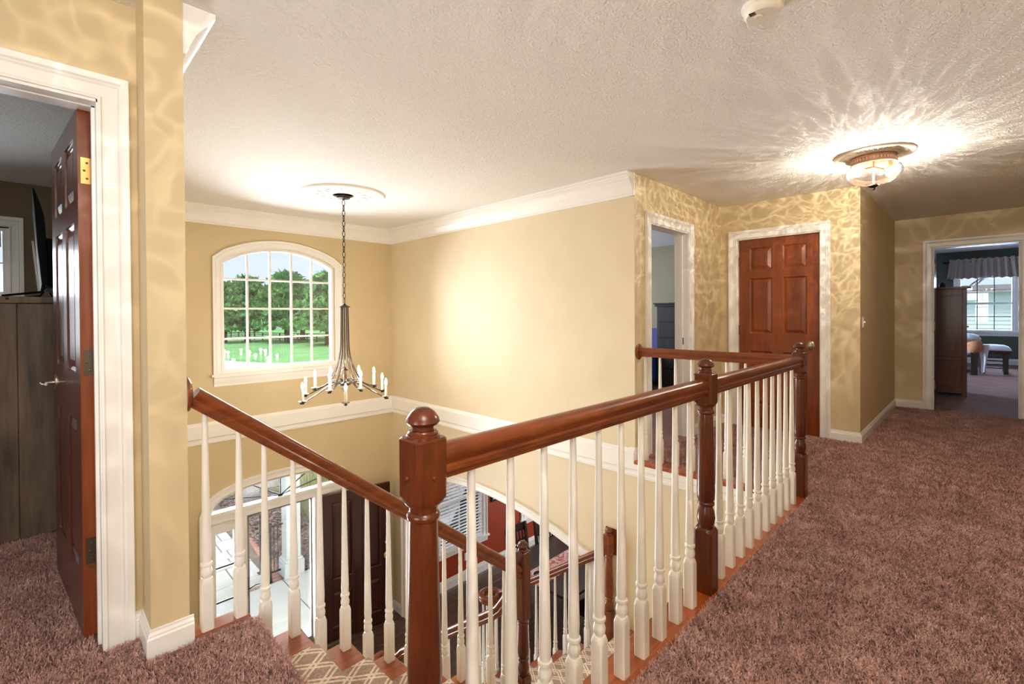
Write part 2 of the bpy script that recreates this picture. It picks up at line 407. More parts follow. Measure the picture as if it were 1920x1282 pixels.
# front wall of the foyer with arched window and arched entrance
m = MB()
us = sorted({.285, XL + .12, *np.linspace(WCX - WHW - .03, WCX + WHW + .03, 25).tolist(), *np.linspace(FCX - FHW - .02, FCX + FHW + .02, 33).tolist()})
def bands(a, b):
    mid = (a + b) / 2; out = []; lo = (ZF, ZF)
    if abs(mid - FCX) < FHW + .02: lo = (fan_top(a, .02), fan_top(b, .02))
    if abs(mid - WCX) < WHW + .03:
        out.append((lo[0], lo[1], .63, .63)); lo = (win_top(a, .03), win_top(b, .03))
    out.append((lo[0], lo[1], CE, CE)); return out
wall_strips(m, 'x', YW, YW + .16, us, bands)
struct('wall_front', m, 'paint_tan', 'tan front wall of the foyer with arched window and entrance')
# long wall of the foyer (upper part solid, lower part with the wide arch into the dining room)
m = MB(); m.box(XL, XL + .12, YE, YW, -.28, CE)
ys = sorted({.95, YE, YW, ACY - AHW, ACY + AHW, *np.linspace(ACY - AHW, ACY + AHW, 31).tolist()})
def bands(a, b):
    mid = (a + b) / 2
    if abs(mid - ACY) < AHW: return [(arch_top(a), arch_top(b), -.28, -.28)]
    return [(ZF, ZF, -.28, -.28)]
wall_strips(m, 'y', XL, XL + .12, ys, bands); m.box(XL, XL + .12, .95, YE, -.28, -.03)
struct('wall_right', m, 'paint_tan_lit', 'tall tan foyer wall, coloured as lit, with the wide dining room arch below')
m = MB(); m.box(.288, .407, 2.152, YW, -.25, CE); m.box(.288, .407, 2.3, YW, ZF, -.25)
struct('wall_left', m, 'paint_tan', 'tan partition wall ending beside the stair handrail')
m = MB(); wall_rect(m, 'x', 2.33, 2.45, -2.2, .288, 0, CE, [(-.61, .169, 0, DH)])
struct('wall_left_door', m, 'paint_tan', 'tan wall around the open bedroom door at left')
m = MB(); wall_rect(m, 'x', YE, YE + .12, XL + .12, XD + .12, 0, CE, [(3.864, 4.63, 0, DH)])
struct('wall_hall_side', m, 'paint_tan', 'tan hall wall with the narrow open doorway')
m = MB(); wall_rect(m, 'y', XD, XD + .12, YF, YE, 0, CE, [(1.138, 1.916, 0, DH)])
struct('wall_closet', m, 'paint_tan', 'tan wall around the closed six-panel door')
m = MB(); m.box(XD + .12, XG, YF, YF + .12, 0, CE)
struct('wall_hall_return', m, 'paint_tan', 'tan side wall leading to the end of the hall')
m = MB(); wall_rect(m, 'y', XG, XG + .12, -1.2, YF + .12, 0, CE, [(-.32, .44, 0, DH)])
struct('wall_hall_end', m, 'paint_tan', 'tan wall around the doorway at the end of the hall')
m = MB(); wall_rect(m, 'x', -1.2, -1.08, -2.2, XG, 0, CE, [(-1.95, -.05, .78, 2.22)])
struct('wall_hall_right', m, 'paint_tan', 'tan wall along the near side of the hall')
m = MB(); wall_rect(m, 'y', -2.3, -2.2, -1.2, 2.45, 0, CE, [(-.62, 1.62, .68, 2.22)])
struct('wall_back', m, 'paint_tan', 'tan wall behind the landing')
m = MB(); m.box(.61, XL, .84, .95, ZF, -.04)
struct('wall_stair', m, 'paint_tan_lit', 'tan wall, coloured as lit, under the hall edge beside the stairs')
# left bedroom shell
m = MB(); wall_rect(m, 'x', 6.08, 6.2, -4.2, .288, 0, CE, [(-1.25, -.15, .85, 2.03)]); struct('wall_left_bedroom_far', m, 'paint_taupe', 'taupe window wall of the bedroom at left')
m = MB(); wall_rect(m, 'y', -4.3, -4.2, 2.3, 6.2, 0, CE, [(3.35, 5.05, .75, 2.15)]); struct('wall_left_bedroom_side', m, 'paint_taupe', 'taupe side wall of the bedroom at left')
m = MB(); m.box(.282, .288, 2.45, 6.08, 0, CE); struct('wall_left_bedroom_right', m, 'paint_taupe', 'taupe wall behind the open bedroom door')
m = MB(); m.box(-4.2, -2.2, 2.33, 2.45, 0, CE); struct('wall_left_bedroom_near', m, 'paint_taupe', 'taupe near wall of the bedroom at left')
# side room shell
m = MB(); m.box(7.9, 8.0, YE + .12, 6.2, 0, CE); struct('wall_side_far', m, 'paint_olive', 'greyish olive wall of the room behind the narrow doorway')
m = MB(); wall_rect(m, 'x', 6.0, 6.1, XL + .12, 7.9, 0, CE, [(5.4, 6.6, .8, 2.1)]); struct('wall_side_front', m, 'paint_olive', 'olive window wall of the room behind the narrow doorway')
m = MB(); m.box(XD + .12, 7.9, 2.2, 2.24, 0, CE); struct('wall_side_near', m, 'paint_olive', 'olive near wall of the room behind the narrow doorway')
# end bedroom shell
BX = 15.9
m = MB(); wall_rect(m, 'y', BX, BX + .14, -3.2, 3.2, 0, 2.7, [(-.56, .42, .74, 2.12)])
struct('wall_bedroom_far', m, 'paint_green', 'dark green window wall of the bedroom at the hall end')
m = MB(); m.box(8.1, BX, -3.3, -3.2, 0, 2.7); struct('wall_bedroom_right', m, 'paint_green', 'dark green right wall of the bedroom at the hall end')
m = MB(); wall_rect(m, 'x', 3.2, 3.3, 8.1, BX, 0, 2.7, [(10.95, 13.05, .8, 2.2)]); struct('wall_bedroom_left', m, 'paint_green', 'dark green left wall of the bedroom at the hall end')
m = MB(); m.box(8.1, 8.14, YF + .12, 3.2, 0, 2.7); m.box(8.1, 8.14, -3.2, -1.2, 0, 2.7); m.box(8.1, 8.14, -1.2, YF + .12, DH + .1, 2.7); struct('wall_bedroom_near', m, 'paint_green', 'dark green near wall of the bedroom at the hall end')
# dining room shell
DY = 5.82
m = MB(); wall_rect(m, 'x', DY, DY + .14, XL + .12, 8.0, ZF, -.28, [(4.26, 5.16, -2.38, -.95), (6.14, 6.9, -2.42, -.95)])
struct('wall_dining_front', m, 'paint_red', 'brick red window wall of the dining room below')
m = MB(); wall_rect(m, 'y', 7.6, 7.7, 2.2, DY, ZF, -.28, [(3.4, 5.0, -2.2, -.9)]); struct('wall_dining_far', m, 'paint_red', 'brick red far wall of the dining room below')
m = MB(); m.box(XL + .12, 7.6, 2.1, 2.2, ZF, -.28); struct('wall_dining_near', m, 'paint_red', 'brick red near wall of the dining room below')
# lower floor
m = MB(); m.box(.3, 7.8, .95, YW + .14, ZF - .2, ZF - .004)
gf = struct('floor_foyer', m, 'joint_sand', 'dark wood-look plank tile floor of foyer and dining room')
pm = MB().bbox(0, .896, 0, .146, -.012, 0, .002).mesh('plank', 'plank_tile')
k = 0
for j, y in enumerate(np.arange(2.6, 5.9, .15)):
    for x in np.arange(1.3 - (j % 3) * .3, 7.0, .9):
        if y > DY - .1 and x > XL: continue
        if x + .9 < 2.4 and y < 4.6: continue
        if y > 5.83: continue
        inst('plank', pm, gf, (x, y, ZF))

# ------------------------------------------------------------------ trim
BASE = [(0, 0), (.015, 0), (.015, .074), (.011, .080), (.011, .086), (.006, .096), (.006, .103), (0, .105)]
CROWN = [(0, -.19), (.012, -.19), (.012, -.172), (.02, -.168), (.026, -.15), (.045, -.105), (.075, -.066), (.086, -.058), (.086, -.042), (.096, -.038), (.098, -.024), (.11, -.022), (.11, 0), (0, 0)]
FASC = [(0, -.14), (.014, -.14), (.016, -.118), (.010, -.112), (.012, -.085), (.022, -.08), (.026, -.074), (.026, .062), (.02, .07), (.02, .08), (.01, .092), (0, .094)]
CASE = [(0, 0), (0, .014), (.008, .017), (.012, .012), (.05, .013), (.056, .019), (.062, .016), (.068, .024), (.088, .026), (.09, .024), (.09, 0)]
def base_run(name, pts, label, z=0, prof=BASE):
    m = MB(); m.sweep([(x, y, z) for x, y in pts], prof, (0, 0, 1)); return struct(name, m, 'paint_white', label, 'baseboard')
base_run('baseboard_hall_side', [(3.774, YE), (XL, YE), (XL, YE + .05)], 'short white baseboard wrapping the end of the foyer wall')
base_run('baseboard_hall_corner', [(XD, YE - .09), (XD, YE), (4.72, YE)], 'white baseboard in the corner left of the six-panel door')
base_run('baseboard_hall_return', [(XG, .53), (XG, YF), (XD, YF), (XD, 1.048)], 'white baseboard around the hall corner beside the six-panel door')
base_run('baseboard_left', [(.42, 2.152), (.288, 2.152), (.288, 2.33), (.262, 2.33)], 'white baseboard wrapping the partition end by the stair')
base_run('baseboard_foyer', [(XL, 5.77), (XL, YW), (2.94, YW)], 'white baseboard in the foyer corner below', ZF, [(a, b * 1.25) for a, b in BASE])
base_run('baseboard_dining', [(7.6, 2.3), (7.6, DY), (XL + .12, DY)], 'tall white baseboard of the red dining room', ZF, [(a * 1.2, b * 1.5) for a, b in BASE])
base_run('baseboard_bedroom', [(BX, -3.2), (BX, 3.2)], 'white baseboard under the bedroom window at the hall end', 0, [(a, b * 1.3) for a, b in BASE])
base_run('baseboard_left_bedroom', [(.282, 6.08), (-4.2, 6.08)], 'white baseboard of the bedroom at left')
m = MB(); m.sweep([(XL, YE + .002, CE), (XL, YW, CE), (.407, YW, CE), (.407, 2.155, CE)], CROWN, (0, 0, 1))
m.sweep([(XL + .006, YE - .004, CE), (XL + .006, YE + .02, CE)], [(0, -.19), (.02, -.19), (.02, 0), (0, 0)], (0, 0, 1))
struct('trim_crown', m, 'paint_white', 'white crown moulding around the foyer ceiling')
m = MB(); m.sweep([(XL, YE - .002, 0), (XL, YW, 0), (.407, YW, 0)], FASC, (0, 0, 1))
m.sweep([(XL, .95, 0), (XL, YE - .002, 0)], [(a, min(b, -.03)) for a, b in FASC], (0, 0, 1))
struct('trim_band', m, 'paint_white', 'wide white moulding band around the foyer at floor level')
def casing(name, p0, p1, z0, z1, axis, plane, nsign, label, depth=.14, prof=CASE):
    """p0 = viewer-left, p1 = viewer-right inner edges"""
    m = MB(); P = (lambda u, z: (u, plane, z)) if axis == 'x' else (lambda u, z: (plane, u, z))
    Nv = (0, nsign, 0) if axis == 'x' else (nsign, 0, 0)
    m.sweep([P(p0, z0), P(p0, z1), P(p1, z1), P(p1, z0)], prof, Nv)
    a, b = min(p0, p1), max(p0, p1); q0, q1 = sorted((plane + nsign * .004, plane - nsign * depth)); t = .016
    B = (lambda u0, u1, w0, w1, zz0, zz1: m.box(u0, u1, w0, w1, zz0, zz1)) if axis == 'x' else (lambda u0, u1, w0, w1, zz0, zz1: m.box(w0, w1, u0, u1, zz0, zz1))
    B(a - .012, a + .004, q0, q1, z0, z1 + .004); B(b - .004, b + .012, q0, q1, z0, z1 + .004); B(a, b, q0, q1, z1 - .010, z1 + .012)
    s0, s1 = sorted((plane - nsign * .055, plane - nsign * .085))       # door stop
    B(a + .004, a + .014, s0, s1, z0, z1); B(b - .014, b - .004, s0, s1, z0, z1); B(a, b, s0, s1, z1 - .014, z1)
    return struct(name, m, 'paint_white', label, 'trim')
casing('trim_left_door', -.61, .172, 0, 2.054, 'x', 2.33, -1, 'white moulded casing of the open bedroom door at left')
casing('trim_side_doorway', 3.864, 4.63, 0, 2.054, 'x', YE, -1, 'white moulded casing of the narrow doorway behind the railing')
casing('trim_closet_door', 1.918, 1.136, 0, 2.054, 'y', XD, -1, 'white moulded casing around the closed six-panel door')
casing('trim_hall_end', .44, -.32, 0, 2.054, 'y', XG, -1, 'white moulded casing of the doorway at the hall end')
# arch casing (dining)
m = MB(); path = [(XL, ACY + AHW, ZF)] + [(XL, y, arch_top(y)) for y in np.linspace(ACY + AHW, ACY - AHW, 33)] + [(XL, ACY - AHW, ZF)]
m.sweep(path, CASE, (-1, 0, 0))
for a, b in zip(path[:-1], path[1:]):
    m.hexa([(XL - .002, a[1], a[2]), (XL + .125, a[1], a[2]), (XL + .125, b[1], b[2]), (XL - .002, b[1], b[2]), (XL - .002, a[1] * .998 + .008, a[2] - .008), (XL + .125, a[1] * .998 + .008, a[2] - .008), (XL + .125, b[1] * .998 + .008, b[2] - .008), (XL - .002, b[1] * .998 + .008, b[2] - .008)])
struct('trim_arch', m, 'paint_white', 'white casing of the wide arch between foyer and dining room', 'trim')
# wood edge of the hall floor under the railing
m = MB(); m.bbox(.60, 3.735, .824, .965, -.032, .004, .008); struct('trim_hall_edge', m, 'sill_wood', 'cherry wood floor edge under the long hall railing', 'trim')
m = MB(); m.bbox(3.565, 3.735, .965, 2.092, -.032, .004, .008); struct('trim_cross_edge', m, 'sill_wood', 'cherry wood floor edge under the short cross railing', 'trim')
m = MB(); m.bbox(.407, .625, 2.16, 2.25, -.032, .004, .008); struct('trim_landing_edge', m, 'tread_wood', 'cherry wood edge strip at the top of the stairs', 'trim')

# ================================================================== railings
def sq(cx, cy, h, z): return [(cx - h, cy - h, z), (cx + h, cy - h, z), (cx + h, cy + h, z), (cx - h, cy + h, z)]
def tongue(mb, h, z0, r, up=True, n=24):
    """square block end that runs into a round turning: pointed shoulders"""
    def ring(k, z):
        out = []
        for j in range(n):
            a = 2 * PI * (j + .5) / n; c, s_ = math.cos(a), math.sin(a); q = h / max(abs(c), abs(s_))
            q = q * (1 - k) + min(q, r) * k; lim = q
            corner = (q - h) / (h * .4142)
            out.append((lim * c, lim * s_, z + (corner * -.018 if up else corner * .018) * (0 if k == 0 else 1) * (1 - k)))
        return out
    s_ = 1 if up else -1
    return [ring(0, z0), ring(.0001, z0 + s_ * .012), ring(.45, z0 + s_ * .016), ring(1, z0 + s_ * .018)]
def turned(h, zb0, zb1, prof, zt0=None, zt1=None, n=24):
    """square block zb0..zb1, turned profile, optional top square block zt0..zt1"""
    mb = MB()
    def sqr(z, hh=h):
        out = []
        for j in range(n):
            a = 2 * PI * (j + .5) / n; c, s_ = math.cos(a), math.sin(a); q = hh / max(abs(c), abs(s_)); out.append((q * c, q * s_, z))
        return out
    circ = lambda r, z: [(r * math.cos(2 * PI * (j + .5) / n), r * math.sin(2 * PI * (j + .5) / n), z) for j in range(n)]
    rings = [sqr(zb0), sqr(zb1 - .020)] + tongue(mb, h, zb1 - .018, prof[0][0], True, n)[1:] + [circ(r, z) for r, z in prof]
    if zt0 is not None:
        t = tongue(mb, h, zt0 + .018, prof[-1][0], False, n)
        rings += t[::-1] + [sqr(zt1 - .004), sqr(zt1, h - .004)]
    mb.loft(rings); return mb
def baluster_mesh(top, extra=0.0, name='baluster'):
    """top = height where it meets the rail; extra lengthens the square foot downwards"""
    b = .205
    prof = [(.0145, b + .004), (.0195, b + .012), (.0205, b + .024), (.018, b + .036), (.0155, b + .043), (.0152, b + .046), (.0205, b + .050), (.0212, b + .055), (.0205, b + .060), (.0160, b + .063), (.0165, b + .07), (.0178, b + .10)]
    t0 = b + .10
    for k in (.15, .3, .5, .7, .85, 1.0): prof.append((.0178 - (.0178 - .0098) * k ** .8, t0 + (top - t0) * k))
    return turned(.0215, -extra, b, prof).mesh(name, 'baluster_white', True)
def finial(z, s=1.0):
    return MB().lathe(0, 0, [(.001, z + .066 * s), (.014 * s, z + .064 * s), (.026 * s, z + .056 * s), (.035 * s, z + .043 * s), (.0375 * s, z + .034 * s), (.033 * s, z + .028 * s), (.024 * s, z + .024 * s), (.024 * s, z + .017 * s), (.030 * s, z + .015 * s), (.031 * s, z + .012 * s), (.034 * s, z + .010 * s), (.034 * s, z + .006 * s), (.037 * s, z + .004 * s), (.037 * s, z - .002)][::-1], 24)
def newel_mesh(name='newel', block0=.83, block1=.977, base=.29, bottom=0.0, mat='cherry_dark'):
    t = block0
    prof = [(.030, base + .002), (.036, base + .016), (.0395, base + .04), (.036, base + .068), (.029, base + .088), (.028, base + .094), (.0355, base + .098), (.037, base + .104), (.0355, base + .110), (.031, base + .114), (.037, base + .125), (.0385, base + .16)]
    a = base + .16
    for k in (.2, .4, .6, .8, 1): prof.append((.0385 - .0075 * k, a + (t - .045 - a) * k))
    prof += [(.030, t - .036), (.0355, t - .032), (.037, t - .026), (.0355, t - .02), (.031, t - .016), (.031, t - .003)]
    mb = turned(.041, bottom, base, prof, t, block1)
    for dx, dy in ((-1, 0), (0, -1)):                       # wooden plug buttons
        c = Vector((dx * .041, dy * .041, (block0 + block1) / 2 - .01)); nrm = Vector((dx, dy, 0)); t1 = Vector((-dy, dx, 0))
        mb.loft([[c + nrm * d + (t1 * math.cos(2 * PI * j / 10) + Vector((0, 0, 1)) * math.sin(2 * PI * j / 10)) * r for j in range(10)] for d, r in ((-.002, .0055), (.002, .0055), (.005, .003))])
    return mb.mesh(name, mat, True)
HR = [(0, -.019), (.010, -.020), (.016, -.027), (.026, -.028), (.032, -.024), (.040, -.026), (.048, -.031), (.060, -.031), (.069, -.025), (.075, -.013), (.077, 0)]
HR = HR + [(a, -b) for a, b in HR[-2::-1]]
def rosette(parent, c, axis, r=.055):
    mb = MB(); prof = [(r, -.001), (r, .008), (r - .006, .013), (r - .012, .014), (r - .016, .018), (.02, .02)]
    A = Vector(axis); t1 = A.cross(Vector((0, 0, 1))).normalized(); t2 = Vector((0, 0, 1))
    mb.loft([[Vector(c) + A * d + (t1 * math.cos(2 * PI * j / 24) + t2 * math.sin(2 * PI * j / 24) * 1.15) * q for j in range(24)] for q, d in prof])
    return part('rosette', mb, 'cherry', parent, True)
YG = .879; XC = 3.655; RB = .880                                  # guard line, cross line, rail underside
gr = root('hall_railing', (2.12, YG, .004), 'long cherry and white hall railing with three newels overlooking the foyer', 'railing')
nm = newel_mesh(); fm = finial(.977).mesh('finial', 'cherry_dark', True)
for x in (.604, 2.118, 3.665):
    n_ = inst('newel', nm, gr, (x, YG, .003)); f_ = inst('finial', fm, n_, (x, YG, .003))
part('handrail', MB().rail([(.64, YG, RB), (2.08, YG, RB)], HR), 'cherry_rail', gr, True)
part('handrail', MB().rail([(2.155, YG, RB), (3.627, YG, RB)], HR), 'cherry_rail', gr, True)
part('handrail', MB().rail([(XC, 2.085, RB), (XC, .918, RB)], HR), 'cherry_rail_y', gr, True)
rosette(gr, (XC, YE - .001, RB + .04), (0, -1, 0), .058)
bm_ = baluster_mesh(RB)
xs = [1.4145 - .1345 * k for k in range(6, 0, -1)] + [1.4145 + .1345 * k for k in range(5)] + [2.2685 + .1341 * k for k in range(10)]
for x in xs: inst('baluster', bm_, gr, (x, YG, .003))
for k in range(8): inst('baluster', bm_, gr, (XC, 2.03 - .1345 * k, .003))

# ------------------------------------------------------------------ staircase
YN, YFAR = .955, 2.247                                             # near side wall, open far end
st = root('staircase', (1.5, 1.6, ZF), 'carpeted wooden staircase turning at a landing down to the foyer', 'staircase')
def nosed(x0, x1, y0, y1, z, t=.028):  # tread slab with rounded front edges
    return MB().bbox(x0, x1, y0, y1, z - t, z, .007)
for n in range(1, 8):
    z = -RISE * n
    part('tread', nosed(nose1(n) - GO - .022, nose1(n), YN, YFAR, z), 'tread_wood', st)
for n in range(1, 9):
    x = nose1(n - 1) - .024; z = -RISE * n
    part('riser', MB().box(x - .014, x, YN, YFAR - .03, z, -RISE * (n - 1) - .028), 'paint_white', st)
part('landing', nosed(nose1(7) - .022, XL - .003, YN, nose2(0), ZL), 'tread_wood', st)
for n in range(1, 8):
    z = ZL - RISE2 * n
    part('tread', nosed(2.235, XL - .003, nose2(n) - GO2 - .022, nose2(n), z), 'tread_wood', st)
for n in range(1, 9):
    y = nose2(n - 1) - .024
    part('riser', MB().box(2.26, XL - .003, y - .014, y, ZL - RISE2 * n, ZL - RISE2 * (n - 1) - .028), 'paint_white', st)
# stringers
m = MB()
for n in range(1, 8): m.box(nose1(n - 1) - .02, nose1(n) - .02, YFAR - .045, YFAR - .025, -RISE * (n + 1) - .10, -RISE * n - .028)
part('stringer', m, 'paint_white', st)
m = MB()
for n in range(1, 8): m.box(2.262, 2.28, nose2(n - 1) - .02, nose2(n) - .02, ZF, ZL - RISE2 * n - .028)
part('stringer', m, 'paint_white', st)
m = MB(); m.box(2.26, XL - .003, YN, nose2(0) - .04, ZF, ZL - .03); part('landing_wall', m, 'paint_tan_lit', st)
# runner (wraps every nosing)
def runner(path, lo, hi, axis):
    mb = MB(); mb.uv = []; L = 0; prev = None
    for p in path:
        if prev is not None: L += math.dist(p, prev)
        prev = p
        for w in (lo, hi):
            mb.v.append((p[0], w, p[1]) if axis == 'x' else (w, p[0], p[1])); mb.uv.append((w, L))
    for i in range(len(path) - 1): mb.f.append((2 * i, 2 * i + 1, 2 * i + 3, 2 * i + 2))
    return mb
def wrap(nose, rise, z0, n0, n1):
    p = []
    for n in range(n0, n1):
        z = z0 - rise * n; e = nose(n)
        p += [(nose(n - 1) - .014, z + .01), (e - .012, z + .01), (e + .004, z + .006), (e + .010, z - .006), (e + .008, z - .02), (e - .004, z - .036), (e - .014, z - .044)]
    return p
part('runner', runner([(nose1(0) - .014, -.05)] + wrap(nose1, RISE, 0, 1, 8) + [(nose1(7) - .014, ZL + .01), (XL - .1, ZL + .01)], 1.08, 2.045, 'x'), 'runner_lattice', st, True, label='beige lattice-pattern carpet runner', fixn=False)
part('runner', runner([(nose2(0) - 1.0, ZL + .012), (nose2(0) - .012, ZL + .012), (nose2(0) + .01, ZL - .004), (nose2(0) - .014, ZL - .044)] + wrap(nose2, RISE2, ZL, 1, 8) + [(nose2(7) - .014, ZF)], 2.42, 3.40, 'y'), 'runner_lattice', st, True, label='beige lattice-pattern carpet runner', fixn=False)

# ------------------------------------------------------------------ stair railing, upper flight and left lower flight (share the landing newel)
YS, XS, XR = 2.192, 2.30, 3.556
top1 = lambda x: .616 - .769 * (x - .923) - .008                      # rail top line, upper flight
sr = root('stair_railing', (XS, YS, ZL + .004), 'cherry stair handrail with white balusters descending from the partition to the landing newel', 'railing')
zc = .077 / math.cos(math.atan(.769))
b1 = lambda x: top1(x) - zc
part('handrail', MB().rail([(.41, YS, b1(.41)), (XS - .03, YS, b1(XS - .03))], HR), 'cherry_rail', sr, True)
rosette(sr, (.408, YS, b1(.41) + .04), (1, 0, 0), .06)
for x in (.4725, .592): inst('baluster', baluster_mesh(b1(x) + .012), sr, (x, YS, .003))
for n in range(1, 8):
    z = -RISE * n
    for q, dx in enumerate((-.159, -.0395)):
        x = nose1(n) + dx
        if n == 7 and q == 1: continue
        key = ('bal1', q)
        if key not in MATS: MATS[key] = baluster_mesh(b1(x) - z + .012)
        inst('baluster', MATS[key], sr, (x, YS, z))
A_ = newel_mesh(block0=.66, block1=1.125, mat='cherry_dark'); an = inst('newel', A_, sr, (XS, YS, ZL)); inst('finial', finial(1.125, 1.0).mesh('finial', 'cherry_dark', True), an, (XS, YS, ZL))
def volute(path, cx, cy, r0, a0, turns, z, sgn):
    for k in range(1, int(26 * turns) + 1):
        t = k / (26 * turns); r = r0 * (1 - .10 * t); a = a0 + sgn * 2 * PI * turns * t
        path.append((cx + r * math.cos(a), cy + r * math.sin(a), z - .0 * t))
    return path
SL2 = .735
topL = lambda y: -1.336 - SL2 * (y - 3.144)
zc2 = .077 / math.cos(math.atan(SL2))
bL = lambda y: topL(y) - zc2
yE = 3.80; zE = bL(yE) - .012
path = [(XS, YS + .03, bL(YS + .03) + .17), (XS, YS + .07, bL(YS + .07) + .13), (XS, YS + .13, bL(YS + .13) + .06), (XS, YS + .2, bL(YS + .2) + .015), (XS, YS + .27, bL(YS + .27))]
path += [(XS, y, bL(y)) for y in np.linspace(2.6, yE - .14, 6)] + [(XS, yE - .07, zE + .035), (XS, yE, zE)]
path = volute(path, XS - .10, yE + .02, .10, 0, .96, zE, 1)
part('handrail', MB().rail(path, HR), 'cherry_rail_y', sr, True)
for n in range(1, 8):
    z = ZL - RISE2 * n
    for q, dy in enumerate((-.165, -.04)):
        y = nose2(n) + dy
        if n == 1 and q == 0: continue
        if n == 7: continue
        key = ('balL', q)
        if key not in MATS: MATS[key] = baluster_mesh(bL(y) - z + .012)
        inst('baluster', MATS[key], sr, (XS, y, z))
for a in (0, 1.3, 2.6, 3.9, 5.2):
    if 'volbal' not in MATS: MATS['volbal'] = baluster_mesh(zE - (ZL - 7 * RISE2) + .004)
    inst('baluster', MATS['volbal'], sr, (XS - .10 + .075 * math.cos(a), yE + .02 + .075 * math.sin(a), ZL - 7 * RISE2))
# bullnose starting step carries the volutes
part('tread', MB().lathe(XS - .06, nose2(7) - .12, [(.15, -.028), (.158, -.014), (.15, 0)], 24, ZL - 7 * RISE2), 'tread_wood', st, True)
part('riser', MB().lathe(XS - .06, nose2(7) - .12, [(.13, 0), (.13, RISE2 - .028)], 24, ZF), 'paint_white', st, True)
# right lower rail
rr = root('stair_railing', (XR, 2.35, ZL - RISE2), 'lower stair railing in front of the dining arch ending in a round volute', 'railing')
topR = lambda y: -.80 - .70 * (y - 2.358)
zc3 = .077 / math.cos(math.atan(.70)); bR = lambda y: topR(y) - zc3
yE2 = 3.77; zE2 = bR(yE2) + .03
path = [(XR, 2.36, bR(2.36))] + [(XR, y, bR(y)) for y in np.linspace(2.5, yE2 - .14, 6)] + [(XR, yE2 - .07, zE2 + .016), (XR, yE2, zE2)]
path = volute(path, XR - .10, yE2 + .02, .10, 0, .96, zE2, 1)
part('handrail', MB().rail(path, HR), 'cherry_rail_y', rr, True)
bn = inst('newel', newel_mesh(block0=.79, block1=.955, mat='cherry'), rr, (XR - .006, 2.335, ZL - RISE2)); inst('finial', finial(.955, .95).mesh('finial', 'cherry', True), bn, (XR - .006, 2.335, ZL - RISE2))
part('wall_plate', MB().box(3.588, 3.598, 2.28, 2.39, ZL - RISE2 + .77, ZL - RISE2 + 1.0), 'cherry', rr)
for n in range(1, 8):
    z = ZL - RISE2 * n
    for q, dy in enumerate((-.15, -.09 if n < 3 else -.10)):
        y = nose2(n) + (-.225 if q == 0 else -.10)
        if n == 1 or n == 7: continue
        key = ('balR', n, q)
        MATS[key] = baluster_mesh(bR(y) - z + .012)
        inst('baluster', MATS[key], rr, (XR, y, z))
MATS['volbal2'] = baluster_mesh(zE2 - (ZL - 7 * RISE2) + .004)
for a in (0, 1.3, 2.6, 3.9, 5.2): inst('baluster', MATS['volbal2'], rr, (XR - .10 + .075 * math.cos(a), yE2 + .02 + .075 * math.sin(a), ZL - 7 * RISE2))

# ================================================================== doors
def leaf_mesh(Wd, H, t, rows, cols):
    """stile-and-rail slab with openings; local x along width from the hinge, y thickness, z up"""
    mb = MB(); xs_ = [0] + [c for cc in cols for c in cc] + [Wd]; 
    for i in range(0, len(xs_), 2): mb.box(xs_[i], xs_[i + 1], 0, t, 0, H)
    zs = [0] + [r for rr_ in rows for r in rr_] + [H]
    for c0, c1 in cols:
        for i in range(0, len(zs), 2): mb.box(c0, c1, 0, t, zs[i], zs[i + 1])
    return mb
def raised(c0, c1, z0, z1, t):
    mb = MB(); R_ = lambda d, y: [(c0 + d, y, z0 + d), (c1 - d, y, z0 + d), (c1 - d, y, z1 - d), (c0 + d, y, z1 - d)]
    mb.loft([R_(-.004, t * .5 - .004), R_(-.002, .006), R_(.012, .012), R_(.014, .014), R_(.045, .004), R_(.045, .0035)], cap=True)
    mb.loft([R_(-.004, t * .5 + .004), R_(-.002, t - .006), R_(.012, t - .012), R_(.014, t - .014), R_(.045, t - .004), R_(.045, t - .0035)], cap=True)
    return mb
ROWS = [(.24, .825), (1.015, 1.612), (1.70, 1.945)]
def panel_door(name, loc, rz, label, Wd=.768, H=2.038, mat='mahogany', knob=None, hinges=(.30, 1.05, 1.80), t=.036, rows=ROWS, hmat='hinge_dark', edge=None):
    cols = [(.106, .333), (.432, .654)]; k_ = Wd / .768; cols = [(a * k_, b * k_) for a, b in cols]
    o = link(bpy.data.objects.new(name, leaf_mesh(Wd, H, t, rows, cols).mesh(name, mat))); o.location = loc; o.rotation_euler[2] = rz
    tag(o, label, 'door', None, 'structure')
    for r in rows:
        for c in cols: part('panel', raised(c[0], c[1], r[0], r[1], t), mat, o, local=True)
    for z in hinges:
        mb = MB(); mb.box(-.0015, .001, .002, t - .002, z - .05, z + .05); mb.lathe(-.004, -.004, [(.005, z - .05), (.005, z + .05)], 10)
        h_ = part('hinge', mb, hmat, o, local=True)
        part('screw', MB().ell((-.002, t * .5, z + .03), (.0015, .004, .004)).ell((-.002, t * .4, z), (.0015, .004, .004)).ell((-.002, t * .5, z - .03), (.0015, .004, .004)), 'hinge_dark', h_, local=True)
    return o
def lever(o, x, z, t, side, mat='pewter', turn=-1, L=.11):
    s = -1 if side < 0 else 1; y = 0 if side < 0 else t; mb = MB()
    mb.loft([[(x + .026 * math.cos(2 * PI * j / 20), y + s * d, z + .04 * math.sin(2 * PI * j / 20)) for j in range(20)] for d in (0, .004, .006)])
    p = part('door_plate', mb, mat, o, True, local=True)
    mb = MB(); mb.tube([(x, y, z), (x, y + s * .03, z), (x, y + s * .048, z)], [.011, .009, .009], 12)
    mb.tube([(x, y + s * .046, z), (x + turn * .03, y + s * .052, z + .004), (x + turn * .07, y + s * .05, z - .002), (x + turn * L, y + s * .046, z + .004)], [.009, .0085, .007, .006], 12)
    part('door_lever', mb, mat, p, True, local=True)
